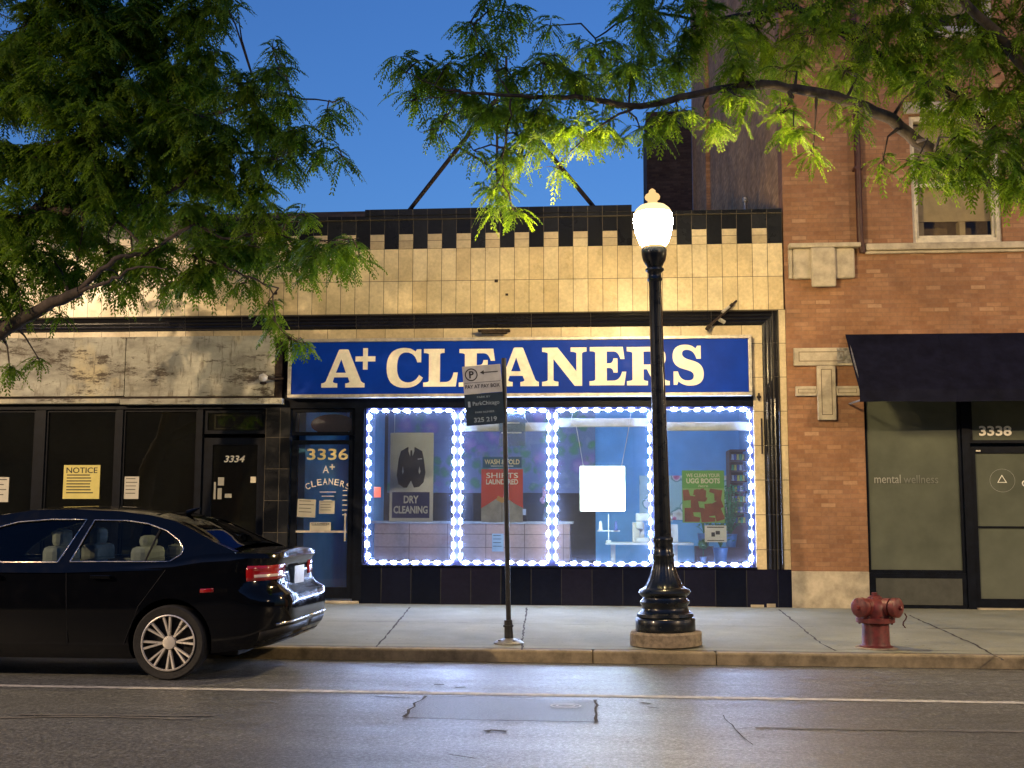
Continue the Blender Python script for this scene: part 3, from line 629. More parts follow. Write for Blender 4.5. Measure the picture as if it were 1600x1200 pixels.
pg([(.64,.695),(.74,.70),(.74,.71),(.64,.705)], 'pocket_square', pwht, .0045)
pg([(.28,.56),(.30,.62),(.32,.56),(.30,.53)], 'sleeve_gap', pwht, .0045); pg([(.66,.56),(.68,.62),(.71,.56),(.68,.53)], 'sleeve_gap', pwht, .0045)
boxes('cord', pwht, T, [(x0+wd*.09, x0+wd*.1, YP+.005, YP+.009, zt, 2.86)])
# wash and fold / shirts laundered
T = thing('wash_fold_sign', 'narrow blue WASH and FOLD sign above the red shirts poster', 'sign', (-1.45, YP, 2.02))
p0, p1, z1_, z0_ = at(754, 725, YP).x, at(815, 725, YP).x, at(780, 714, YP).z, at(780, 731, YP).z
box('board', paper('wash_blue', (.02,.11,.22)), T, p0, p1, YP, YP+.01, z0_, z1_)
letters('WASH & FOLD', p0+.03, p1-.03, z0_+.05, z1_-.035, YP-.001, paper('cream_print', (.7,.66,.45)), T, .02); box('underline', pwht, T, p0+.12, p1-.12, YP-.002, YP-.0003, z0_+.022, z0_+.03)
T = thing('shirts_poster', 'red and grey poster with the words SHIRTS LAUNDERED in the second window', 'poster', (-1.45, YP, 1.3))
p0, p1, z1_, z0_ = at(752, 770, YP).x, at(817, 770, YP).x, at(780, 733, YP).z, at(780, 816, YP).z; wd, ht = p1-p0, z1_-z0_; x0 = p0; zb = z0_
box('board', paper('poster_red', (.62,.06,.035)), T, p0, p1, YP, YP+.01, z0_, z1_)
letters('SHIRTS', p0+.07, p1-.07, z0_+ht*.83, z0_+ht*.93, YP-.001, pwht, T, .01); letters('LAUNDERED', p0+.07, p1-.07, z0_+ht*.71, z0_+ht*.81, YP-.001, pwht, T, .025)
shirt = paper('shirt_grey', (.36,.37,.40), .2)
pg([(0,0),(1,0),(1,.27),(.78,.36),(.62,.45),(.5,.38),(.38,.45),(.22,.37),(0,.26)], 'shirt_print', shirt, .001); pg([(.36,.42),(.5,.36),(.64,.42),(.6,.5),(.5,.46),(.4,.5)], 'collar_print', paper('collar_tan', (.55,.30,.10)), .003)
pg([(.49,0),(.51,0),(.51,.36),(.49,.36)], 'button_placket', paper('placket', (.2,.2,.22)), .0025)
# glowing square sign
T = thing('glowing_square_sign', 'glaring white square light box hanging on two cords in the third window', 'light box', (-.11, YP, 1.44))
p0, p1, z1_, z0_ = at(906, 765, YP-.03).x, at(977, 765, YP-.03).x, at(940, 728, YP-.03).z, at(940, 799, YP-.03).z
box('light_panel', box_m, T, p0+.008, p1-.008, YP-.03, YP+.05, z0_+.008, z1_-.008)
boxes('case', alum, T, [(p0, p0+.0075, YP-.02, YP+.04, z0_, z1_), (p1-.0075, p1, YP-.02, YP+.04, z0_, z1_), (p0+.0076, p1-.0076, YP-.02, YP+.04, z0_, z0_+.0075), (p0+.0076, p1-.0076, YP-.02, YP+.04, z1_-.0075, z1_)])
bm = bmesh.new(); tube(bm, [(p0+.05, YP, z1_), (p0+.0, YP, z1_+.3), (p0-.05, YP, 2.66), (p0-.13, YP, 2.72), (p0-.1, YP, 2.86)], .005, 6); tube(bm, [(p1-.05, YP, z1_), (p1+.05, YP, z1_+.5), (p1+.09, YP, 2.86)], .005, 6)
fin('cord', bm, pwht, T)
# green poster
T = thing('boots_poster', 'green poster with brown boots and the words WE CLEAN YOUR UGG BOOTS', 'poster', (1.35, YP, 1.4))
p0, p1, z1_, z0_ = at(1066, 775, YP).x, at(1132, 775, YP).x, at(1100, 735, YP).z, at(1100, 817, YP).z; wd, ht = p1-p0, z1_-z0_; x0 = p0; zb = z0_
box('board', paper('poster_green', (.10,.36,.05)), T, p0, p1, YP, YP+.01, z0_, z1_)
box('boot_field', paper('boot_field_green', (.22,.45,.12)), T, p0+.004, p1-.004, YP-.0015, YP-.0002, z0_, z0_+ht*.66)
pc = paper('cream_print_b', (.72,.70,.48))
letters('WE CLEAN YOUR', p0+.06, p1-.06, z0_+ht*.87, z0_+ht*.94, YP-.001, pc, T, .015); letters('UGG BOOTS', p0+.06, p1-.06, z0_+ht*.75, z0_+ht*.85, YP-.001, pc, T, .035); letters('here', p0+.23, p1-.23, z0_+ht*.68, z0_+ht*.73, YP-.001, pc, T, 0, shear=.2)
boot = paper('boot_brown', (.24,.06,.025), .25)
def bootshape(u, v, s, r): 
    pts = [(0,0),(1.6,0),(1.7,.45),(1.0,.6),(.85,1.5),(.0,1.5)]; c, q = math.cos(r), math.sin(r)
    return [(min(.99, max(.01, u+(a*c-b_*q)*s)), min(.655, max(.01, v+(a*q+b_*c)*s*wd/ht))) for a, b_ in pts]
for u, v, s, r in ((.03,.42,.17,.1),(.62,.45,-.0,0),(.3,.44,.17,-.1),(.95,.62,.18,3.0),(.55,.40,.17,1.5),(.55,.12,.2,.1),(.2,.2,.2,.0),(.98,.3,.19,1.9),(.05,.02,.22,.0),(.45,.0,.2,.1),(.80,.02,.2,.2),(.48,.5,.15,1.4)):
    if s: pg(bootshape(u, v, s, r), 'boot_print', boot, .002+.0006*random.random())
T = note('card_sign', 'small white card with a black picture just below the green poster', at(1101,834,YP).x, at(1135,834,YP).x, at(1118,847,YP).z, at(1118,821,YP).z, YP-.02, pwht, 0, head='WE MEND TOO' if 0 else None, cat='sign')
boxes('print', pdark, T, [(-.12, .12, -.002, -.0004, .085, .1), (-.06, -.01, -.002, -.0004, -.04, .02), (0, .06, -.002, -.0004, -.01, .04), (-.12, .12, -.002, -.0004, -.1, -.09)], local=True)
note('paper_notice', 'small framed blue and white notice on the front of the counter', at(768,850,YF+1.9).x, at(786,850,YF+1.9).x, at(778,862,YF+1.9).z, at(778,834,YF+1.9).z, YF+1.985, paper('pale_blue_sheet', (.4,.55,.7)), 4, cat='notice')
note('window_sticker', 'pale outlined sticker high in the second window behind the street sign', at(780,680,YP).x, at(821,680,YP).x, at(800,697,YP).z, at(800,640,YP).z, YP, glassmat('clear_sticker', (.7,.85,1), .2, 1.5, film=.25, filmcol=(.4,.5,.6)), 3, cat='sticker', ink=pwht)
note('window_sticker', 'small orange sticker beside the door frame in the first window', -3.37, -3.27, 1.63, 1.78, YF+.066, paper('orange_red', (.7,.12,.06)), 0, cat='sticker')

# counter
T = thing('shop_counter', 'pinkish brown panelled shop counter with a pale top', 'counter', (-2.2, YF+2.3, .125))
box('front_panel', tan_laminate, T, -3.75, -.60, YF+2.0, YF+2.6, .13, 1.235)
box('counter_top', mat('pale_counter_top', (.5,.5,.52), .3), T, -3.8, -.55, YF+1.95, YF+2.65, 1.236, 1.275, bevel=.008)
def stand(name, lab, cat, p): return thing(name, lab, cat, p)
T = stand('card_terminal', 'small dark card terminal standing on the counter', 'card terminal', (-1.35, YF+2.2, 1.276))
bm = bmesh.new(); bx(bm, -.06, .06, -.05, .08, 0, .05); bx(bm, -.05, .05, .04, .06, .05, .22); fin('body', bm, suit_m, T, local=True, bevel=.008); box('screen', steel_in, T, -.04, .04, .034, .039, .1, .2, local=True)
T = stand('flower_vase', 'vase of pale pink flowers on the right part of the counter', 'vase', (-.98, YF+2.25, 1.276))
bm = bmesh.new(); lathe(bm, [(.05, 0), (.07, .06), (.06, .14), (.035, .2), (.045, .23)], n=20); fin('vase', bm, glassmat('vase_glass', (.7,.8,.9), .05, 1.5, film=.3, filmcol=(.5,.6,.7)), T, local=True, angle=50)
bm = bmesh.new()
for k in range(14):
    a, r, h = random.uniform(0, 6.28), random.uniform(.02, .13), random.uniform(.3, .55); q = (r*math.cos(a), r*math.sin(a)*.7, h); bmesh.ops.create_icosphere(bm, subdivisions=1, radius=random.uniform(.03, .05), matrix=Matrix.Translation(q)); 
fin('flowers', bm, mat('pale_pink_petals', (.55,.30,.42), .7, var=.3, scale=20), T, local=True)
bm = bmesh.new()
for k in range(10): a = random.uniform(0, 6.28); tube(bm, [(0, 0, .18), (.08*math.cos(a), .06*math.sin(a), .42)], .004, 5)
fin('stems', bm, mat('stem_green', (.05,.16,.04), .7), T, local=True)
T = stand('spray_bottle', 'small bottle beside the vase at the counter end', 'bottle', (-1.62, YF+2.25, 1.276))
bm = bmesh.new(); lathe(bm, [(.035, 0), (.038, .02), (.038, .12), (.015, .15), (.015, .19)], n=16); fin('bottle', bm, pwht, T, local=True, angle=50)
# sewing corner
T = thing('sewing_table', 'white sewing table behind the third and fourth windows', 'table', (.6, YF+1.2, .125))
zt = at(1000, 848, YF+1.0).z; wmat = mat('white_table', (.62,.64,.66), .4)
tx0, tx1 = at(946, 850, YF+1.0).x, at(1084, 850, YF+1.0).x
box('tabletop', wmat, T, tx0, tx1, YF+1.0, YF+1.55, zt-.035, zt, bevel=.006)
for lx in (tx0+.08, tx1-.3): boxes('leg', wmat, T, [(lx, lx+.07, YF+1.15, YF+1.4, .17, zt-.036), (lx-.02, lx+.09, YF+1.02, YF+1.52, .125, .169)], bevel=.005)
T = thing('sewing_machine', 'pale sewing machine on the white table', 'sewing machine', (tx0+.72, YF+1.25, zt))
bm = bmesh.new(); bx(bm, -.26, .26, -.09, .09, 0, .07); bx(bm, .13, .24, -.06, .06, .071, .32); bx(bm, -.26, .24, -.055, .055, .321, .44); bx(bm, -.26, -.15, -.05, .05, .2, .32)
fin('body', bm, mat('machine_ivory', (.5,.5,.46), .4), T, local=True, bevel=.02)
bm = bmesh.new(); tube(bm, [(-.2, 0, .07), (-.2, 0, .2)], .008, 6); fin('needle_bar', bm, steel_in, T, local=True)
bm = bmesh.new(); tube(bm, [(.26, 0, .38), (.30, 0, .38)], .06, 18); fin('hand_wheel', bm, steel_in, T, local=True)
T = thing('thread_stand', 'thin thread stand with white and blue spools on the sewing table', 'thread stand', (at(951, 840, YF+1.1).x, YF+1.1, zt))
bm = bmesh.new(); tube(bm, [(0, 0, 0), (0, 0, .42)], .008, 6); tube(bm, [(-.17, 0, .17), (.17, 0, .17)], .009, 6); tube(bm, [(0, 0, 0), (0, 0, .03)], .04, 12); fin('stand', bm, pwht, T, local=True)
for sx_, cm in ((-.12, pwht), (.11, paper('spool_blue', (.1,.16,.45)))):
    bm = bmesh.new(); lathe(bm, [(.036, .18), (.036, .19), (.028, .2), (.022, .29), (.012, .32)], c=(sx_, 0, 0), n=14); fin('spool', bm, cm, T, local=True, angle=40)
T = thing('storage_box', 'grey lidded box on the floor under the sewing table', 'box', (tx0-.4, YF+1.5, .125)); boxes('tub', mat('grey_tub', (.25,.27,.30), .5), T, [(-.22, .22, -.2, .2, 0, .3)], bevel=.02, local=True); boxes('lid', mat('grey_lid', (.32,.34,.37), .5), T, [(-.24, .24, -.22, .22, .301, .335)], bevel=.01, local=True)
for k, (dx, h, w) in enumerate(((.50, .30, .09), (.98, .27, .12))):
    T = thing('paper_bag', ['pale standing paper packet left of the sewing machine', 'white standing packet right of the sewing machine'][k], 'packet', (tx0+dx, YF+1.3, zt)); 
    bm = bmesh.new(); v = bx(bm, -w, w, -.04, .04, 0, h); 
    for q in v[4:]: q.co.y *= .3
    fin('packet', bm, paper('packet_tan' if k == 0 else 'packet_white', (.45,.42,.36) if k == 0 else (.55,.56,.58)), T, local=True, bevel=.008)
# spool rack against the right wall
T = thing('thread_rack', 'tall brown rack crowded with thread spools by the right wall', 'rack', (1.98, YF+2.4, .9))
RX0, RX1, RY = at(1142, 760, YF+2.3).x, at(1172, 760, YF+2.3).x, YF+2.3
brn = mat('brown_rack_wood', (.12,.05,.035), .6); zz0, zz1 = at(1150, 818, RY).z, at(1150, 703, RY).z
RX1 = min(RX1, 2.24)
boxes('rack_frame', brn, T, [(RX0-.02, RX0, RY-.02, RY+.5, zz0, zz1), (RX0, RX1, RY+.48, RY+.5, zz0, zz1)], bevel=.004)
nsh = 7
for k in range(nsh+1): 
    z = zz0+(zz1-zz0)*k/nsh; box('shelf', brn, T, RX0, RX1, RY, RY+.47, z-.01, z+.008)
cols = [paper('spool_%d' % i, c) for i, c in enumerate([(.6,.62,.65), (.08,.1,.3), (.55,.08,.08), (.1,.4,.15), (.6,.5,.1), (.03,.03,.04)])]
for k in range(nsh):
    z = zz0+(zz1-zz0)*k/nsh+.009
    for j in range(5):
        bm = bmesh.new(); x = RX0+.04+j*(RX1-RX0-.06)/4.6; lathe(bm, [(.024, 0), (.024, .01), (.02, .02), (.016, .08), (.022, .09)], c=(x, RY+.06, z), n=10); fin('spool', bm, cols[(k*3+j*j) % 6], T)
box('rack_base', brn, T, RX0-.02, RX1, RY, RY+.5, .13, zz0-.012)
# plants
leafm = mat('houseplant_leaf', (.05,.20,.06), .5, var=.4, scale=20); potm = mat('blue_pot', (.12,.25,.45), .35)
def plant(lab, p, pr_, ph, n_, R_, H_, cat='potted plant', ball=False, name='potted_plant'):
    T = thing(name, lab, cat, p)
    bm = bmesh.new(); lathe(bm, [(pr_*.7, 0), (pr_, ph), (pr_*1.08, ph), (pr_*.9, ph-.01)], n=20); fin('pot', bm, potm, T, local=True, angle=40)
    bm = bmesh.new(); sb = bmesh.new()
    if ball: tube(sb, [(0, 0, ph*.5), (0, 0, H_)], .006, 6)
    for k in range(n_):
        a = random.uniform(0, 6.28); 
        if ball: d = Vector((random.gauss(0, 1), random.gauss(0, 1), random.gauss(0, 1))).normalized(); c = Vector((0, 0, H_))+d*R_*random.uniform(.6, 1); w = .016
        else:
            e = Vector((math.cos(a)*R_*random.uniform(.2, 1), math.sin(a)*R_*random.uniform(.2, 1), ph+H_*random.uniform(.15, 1))); c = e; w = .03
            if k % 5 == 0: tube(sb, [(0, 0, ph), e*.5+Vector((0, 0, ph*.6)), e], .004, 5)
            d = Vector((math.cos(a), math.sin(a), random.uniform(-.6, .5)))
        s = d.cross(Vector((random.random(), random.random(), 1))).normalized(); t = s.cross(d).normalized() if ball else d
        bm.faces.new([bm.verts.new(c+v) for v in (-t*w, s*w*.5, t*w*1.3, -s*w*.5)])
    fin('leaves', bm, leafm, T, local=True); fin('stem', sb, leafm, T, local=True)
    return T
box('plant_shelf', brn, B, at(1062, 870, YF+.5).x, 2.03, YF+.35, YF+.8, .62, .70)
plant('little round ball topiary in a white pot in the fourth window', (at(1099, 880, YF+.5).x, YF+.5, .70), .05, .09, 300, .085, .27, ball=True, name='topiary')
plant('leafy potted plant below the white card in the fourth window', (at(1126, 880, YF+.6).x, YF+.6, .70), .11, .22, 160, .2, .55)
plant('trailing pale green plant under the thread rack', (1.88, YF+1.5, .9), .1, .2, 260, .2, .75)
box('plant_stand', brn, B, 1.74, 2.02, YF+1.36, YF+1.64, .13, .9)
plant('dark plant in a grey pot at the counter side of the fourth window', (at(1100, 850, YF+1.9).x, YF+1.9, .9), .1, .2, 90, .15, .5)
box('plant_stand', brn, B, at(1100, 850, YF+1.9).x-.14, at(1100, 850, YF+1.9).x+.14, YF+1.76, YF+2.04, .13, .9)

# ------------------------------------------------------------------ orange brick building on the right
R = thing('brick_building', 'taller orange brick building with limestone ornaments right of the cleaners', 'building', (5.5, YF, ZS))
x0, x1 = 2.548, 16.0; yb = YF-.02
W1 = (4.36, 5.60, 5.24, 7.12); W2 = (4.36, 5.60, 8.35, 10.2); W3 = (8.2, 9.44, 5.24, 7.12)
boxes('front_wall', brick_red, R, [(x0, 3.60, yb, yb+.4, .62, 20), (3.6005, W1[0], yb, yb+.4, 3.4, 20), (W1[0], W1[1], yb, yb+.4, 3.4, W1[2]), (W1[0], W1[1], yb, yb+.4, W1[3], W2[2]), (W1[0], W1[1], yb, yb+.4, W2[3], 20), (W1[1], W3[0], yb, yb+.4, 3.4, 20), (W3[0], W3[1], yb, yb+.4, 3.4, W3[2]), (W3[0], W3[1], yb, yb+.4, W3[3], 20), (W3[1], x1, yb, yb+.4, .1, 20)])
box('side_wall', brick_side, R, x0, x0+.3, yb+.401, 33, 5.0, 20)
boxes('side_pilaster', brick_side, R, [(x0-.1, x0-.001, 27.5, 28.3, 5.0, 20)])
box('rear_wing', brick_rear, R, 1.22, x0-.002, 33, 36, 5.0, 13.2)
box('pier_base', stone, R, x0, 3.60, yb-.015, yb+.4, .1, .62, bevel=.01)
def slab(lst, name='stone_trim', bev=.012): return boxes(name, stone, R, lst, bevel=bev)
slab([(2.60, 3.60, yb-.16, yb-.001, 5.17, 5.235)], 'belt_course'); slab([(3.68, 12, yb-.10, yb-.001, 5.13, 5.225)], 'belt_course'); slab([(3.68, 12, yb-.06, yb-.001, 5.085, 5.125)], 'belt_course')
slab([(2.66, 3.52, yb-.10, yb-.001, 4.73, 5.168)], 'corbel', .03); slab([(2.90, 3.24, yb-.17, yb-.101, 4.60, 5.168)], 'corbel', .025)
slab([(2.60, 2.655, yb-.06, yb-.001, 4.74, 5.168)], 'corbel', .01)
for q in [(2.64, 3.62, yb-.05, yb-.001, 3.49, 3.745), (2.955, 3.215, yb-.06, yb-.001, 2.72, 3.489), (2.655, 2.95, yb-.05, yb-.001, 3.06, 3.20), (3.22, 3.62, yb-.05, yb-.001, 3.06, 3.20)]: slab([q], 'stone_ornament', .012)
groove = mat('stone_groove', (.16,.13,.09), .9)
def outl(x0_, x1_, z0_, z1_, y, w=.010): return [(x0_, x1_, y-.004, y+.002, z0_, z0_+w), (x0_, x1_, y-.004, y+.002, z1_-w, z1_), (x0_, x0_+w, y-.004, y+.002, z0_+w, z1_-w), (x1_-w, x1_, y-.004, y+.002, z0_+w, z1_-w)]
boxes('carved_groove', groove, R, outl(2.71, 3.34, 3.55, 3.69, yb-.051)+outl(3.01, 3.16, 2.79, 3.44, yb-.061)+outl(2.69, 2.93, 3.10, 3.16, yb-.051, .007)+outl(3.24, 3.5, 3.10, 3.16, yb-.051, .007))
boxes('mortar_repair', mat('grey_mortar_repair', (.25,.24,.22), .9, var=.4, scale=18, bmp=.6), R, [(3.24, 3.45, yb-.054, yb-.0505, 3.52, 3.735)])
bm = bmesh.new(); tube(bm, [(3.60, yb-.1, 14), (3.60, yb-.1, 5.30), (3.64, yb-.06, 5.1)], .048, 12)
for z in (6.3, 8.2, 10.1): bx(bm, 3.54, 3.66, yb-.15, yb, z, z+.04)
fin('downpipe', bm, brown_pipe, R, angle=40)
def upper_window(x0, x1, z0, z1):
    w = boxes('window', frame_cream, R, [(x0+.002, x0+.07, yb+.05, yb+.2, z0+.002, z1-.002), (x1-.07, x1-.002, yb+.05, yb+.2, z0+.002, z1-.002), (x0+.07, x1-.07, yb+.05, yb+.2, z0+.002, z0+.08), (x0+.07, x1-.07, yb+.05, yb+.2, z1-.08, z1-.002)], bevel=.006)
    zm = (z0+z1)/2
    boxes('sash', frame_cream, w, [(x0+.072, x1-.072, yb+.09, yb+.15, zm-.1, zm-.05), (x0+.072, x0+.11, yb+.1, yb+.16, z0+.082, zm-.1), (x1-.11, x1-.072, yb+.1, yb+.16, z0+.082, zm-.1), (x0+.11, x1-.11, yb+.1, yb+.16, z0+.082, z0+.13)], bevel=.004)
    box('pane', glass_up, w, x0+.072, x1-.072, yb+.13, yb+.135, z0+.085, z1-.082)
    box('blind', blind_m, w, x0+.072, x1-.072, yb+.22, yb+.23, z0+.36, z1-.082); box('dim_room_backing', mat('dim_room_brown', (.20,.14,.08), .9), w, x0+.06, x1-.06, yb+.45, yb+.46, z0+.02, z0+.6)  # brown sheet added low behind the glass, stands for the dim room
    boxes('sill_clutter', blind_m, w, [(x0+.09, x0+.22, yb+.24, yb+.4, z0+.09, z0+.36), (x0+.72, x0+.8, yb+.24, yb+.4, z0+.09, z0+.37)])
    box('sill', stone, w, x0-.06, x1+.06, yb-.07, yb+.049, z0-.0, z0+.03) if False else None
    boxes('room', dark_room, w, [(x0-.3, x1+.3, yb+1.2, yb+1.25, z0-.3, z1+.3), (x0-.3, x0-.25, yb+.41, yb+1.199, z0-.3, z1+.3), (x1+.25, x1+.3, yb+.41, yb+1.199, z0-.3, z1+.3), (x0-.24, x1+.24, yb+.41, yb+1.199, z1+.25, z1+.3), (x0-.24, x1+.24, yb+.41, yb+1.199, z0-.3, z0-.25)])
for w in (W1, W2, W3): upper_window(*w)
slab([(4.28, 5.68, yb-.05, yb-.001, 7.13, 7.3)], 'window_head'); slab([(4.28, 5.68, yb-.06, yb-.001, 8.24, 8.34)], 'window_sill')
# awning over the shop
A = thing('awning', 'dark navy sloping canvas awning over the wellness shop', 'awning', (6, YF, 3.4))
bm = bmesh.new(); ya, yc = yb-.02, 15.56
top, mid, low = 3.93, 3.06, 2.90
nx = 24; rows = []
for k in range(nx+1):
    x = 3.37+(11-3.37)*k/nx; sag = .012*math.sin(k*math.pi/2)
    rows.append([bm.verts.new((x, ya, top)), bm.verts.new((x, (ya+yc)/2, (top+mid)/2-sag-.02)), bm.verts.new((x, yc, mid)), bm.verts.new((x, yc-.004, low+.005*math.sin(k*1.3)))])
for a, c_ in zip(rows, rows[1:]):
    for j in range(3): bm.faces.new((a[j], c_[j], c_[j+1], a[j+1]))
o = fin('canvas', bm, awn, A); sm = o.modifiers.new('solid', 'SOLIDIFY'); sm.thickness = .006
bm = bmesh.new()
for x in (3.40, 5.9, 8.4, 10.9): tube(bm, [(x, ya, top-.02), (x, yc+.01, mid-.01), (x, yc+.01, low+.02)], .014, 8); tube(bm, [(x, ya, low+.05), (x, yc+.01, low+.03)], .014, 8)
tube(bm, [(3.40, yc+.01, low+.03), (10.9, yc+.01, low+.03)], .014, 8); fin('awning_frame', bm, galv, A, angle=40)
bm = bmesh.new()
for x in (4.64, 5.9, 7.16, 8.4): tube(bm, [(x, ya-.004, top+.002), (x, (ya+yc)/2-.004, (top+mid)/2-.022), (x, yc-.004, mid), (x, yc-.008, low)], .006, 5)
fin('canvas_seam', bm, awn, A)
letters('W', 5.75, 5.95, 3.33, 3.47, 15.80, ivory, A, .0)
# frontage under the awning
pane_window(3.60, 4.93, .60, 3.38, yb+.06, glass_film, R, fr=.045)
box('kick_panel_frame', black_paint, R, 3.60, 4.93, yb+.05, yb+.2, .1, .598)
box('kick_panel', mat('grey_green_panel', (.05,.055,.048), .6), R, 3.70, 4.86, yb+.04, yb+.0495, .17, .53)
box('mullion', black_paint, R, 4.932, 5.04, yb+.03, yb+.2, .1, 3.38)
D = thing('wellness_door', 'black framed frosted glass door below the number 3338', 'door', (5.6, yb+.06, .13))
y = yb+.06
boxes('door_leaf', black_paint, D, [(5.045, 5.11, y, y+.06, .14, 2.35), (6.06, 6.14, y, y+.06, .14, 2.35), (5.11, 6.06, y, y+.06, .14, .26), (5.11, 6.06, y, y+.06, 2.26, 2.35), (5.11, 6.06, y+.005, y+.05, 1.225, 1.25)])
boxes('glass', glass_film, D, [(5.11, 6.06, y+.025, y+.031, .26, 2.26)])
boxes('closer', alum, D, [(5.12, 5.18, y-.02, y-.001, 2.28, 2.30)])
tri = poly_mesh([[(0,0),(1,0),(.5,.9)], [(.12,.07),(.88,.07),(.5,.76)]], .0005); fit_mesh(tri, 5.40, 5.53, 1.85, 1.96, y+.023); link('triangle_print', tri, pwht, D)
ring = poly_mesh([[(math.cos(t)*1, math.sin(t)) for t in [i*math.pi/16 for i in range(32)]], [(math.cos(t)*.985, math.sin(t)*.985) for t in [i*math.pi/16 for i in range(32)]]], .0004); fit_mesh(ring, 5.30, 5.64, 1.72, 2.04, y+.0235); link('ring_print', ring, grey, D)
letters('d', 5.73, 5.80, 1.80, 1.92, y+.023, pwht, D)
pane_window(5.045, 6.14, 2.40, 3.38, yb+.06, glass_film, R, fr=.04, name='transom')
letters('3338', 5.18, 5.62, 2.50, 2.64, yb+.075, ivory, R, .03, name='address_numbers')
txt = mat('grey_etched_text', (.30,.31,.28), .6); txt2 = mat('faded_etched_text', (.165,.18,.155), .6)
letters('mental', 3.73, 4.09, 1.84, 1.96, yb+.077, txt, R, .0, name='window_lettering'); letters('wellness', 4.13, 4.60, 1.84, 1.955, yb+.077, txt2, R, .0, name='window_lettering')
pane_window(6.16, 9.4, .60, 3.38, yb+.06, glass_film, R, fr=.045); box('kick_panel_frame', black_paint, R, 6.16, 9.43, yb+.05, yb+.2, .1, .598)
box('threshold', stone, R, 5.045, 6.14, yb-.04, yb+.05, .118, .139)
boxes('shop_back_wall', mat('shop_inner_wall', (.35,.33,.28), .8), R, [(3.6, 9.4, yb+2.5, yb+2.6, .1, 3.4), (3.6, 9.4, yb+.41, yb+2.5, 3.39, 3.399)])
boxes('inner_notice', pw, R, [(3.82, 3.99, yb+.1, yb+.104, 2.22, 2.40), (3.80, 4.0, yb+.1, yb+.104, 2.04, 2.16)])

# building further back on the left and the far row, and the other side of the street
T = thing('dark_rear_building', 'dark brick building behind the left tree', 'building', (-12, 30, 0))
boxes('wall', brick_rear, T, [(-30, -5.3, 28, 40, 0, 9.0)])
T = thing('left_neighbour_building', 'brick shop building beyond the left edge of the photo', 'building', (-20, YF, 0))
boxes('wall', brick_red, T, [(-30, XL-.21, YF, YF+10, 0, 8)]); 
T = thing('facing_building', 'long dark brick building facing the shops across the street', 'building', (0, -9, 0))
boxes('wall', brick_rear, T, [(-60, 60, -20, -9, 0, 9)])
fw_m = mat('dim_window', (.02,.022,.03), .2)
boxes('window', fw_m, T, [(x, x+2.4, -9.05, -8.99, 1, 3.2) for x in range(-40, 40, 4)]+[(x+.5, x+1.7, -9.05, -8.99, 5, 7) for x in range(-40, 40, 4)])

# ------------------------------------------------------------------ roof sign support frame
T = thing('roof_sign_frame', 'rusty steel A-shaped frame standing on the roof behind the parapet', 'steel frame', (-1.6, YF+1.0, 5.1))
Y2 = YF+1.0
def P2(px, py): return at(px, py, Y2)
bm = bmesh.new()
def bar(a, c_, w):
    tube(bm, [a, c_], w*.7, 4)
bl, tl = P2(640, 328), P2(748, 190); d = (tl-bl); bar(bl-d*.25, tl+d*.25, .05)
br, tr_ = P2(925, 320), P2(828, 203); d = (tr_-br); bar(br-d*.25, tr_+d*.35, .05)
bar(P2(720, 232), P2(770, 262), .03); bar(P2(772, 266), P2(845, 232), .03)
fin('brace', bm, steel_dark, T)
bm = bmesh.new(); c0 = P2(783, 330)
for dx in (-.085, .055): bx(bm, c0.x+dx, c0.x+dx+.035, Y2-.03, Y2+.03, 5.1, 8.6)
for k in range(9): z = 5.9+k*.3; bx(bm, c0.x-.05, c0.x+.055, Y2-.01, Y2+.01, z, z+.03)
fin('post', bm, steel_dark, T)
bm = bmesh.new(); bx(bm, c0.x-.19, c0.x-.15, Y2-.02, Y2+.02, 5.1, 6.2); fin('stub_post', bm, steel_dark, T)
T = thing('roof_vent_pipe', 'thin vent pipe at the far right end of the tiled parapet', 'vent pipe', (2.2, YF+1.5, 5.1)); bm = bmesh.new(); tube(bm, [(0, 0, 0), (0, 0, 1.25)], .025, 10); tube(bm, [(0, 0, 1.2), (0, 0, 1.27)], .045, 10); fin('pipe', bm, galv, T, local=True)

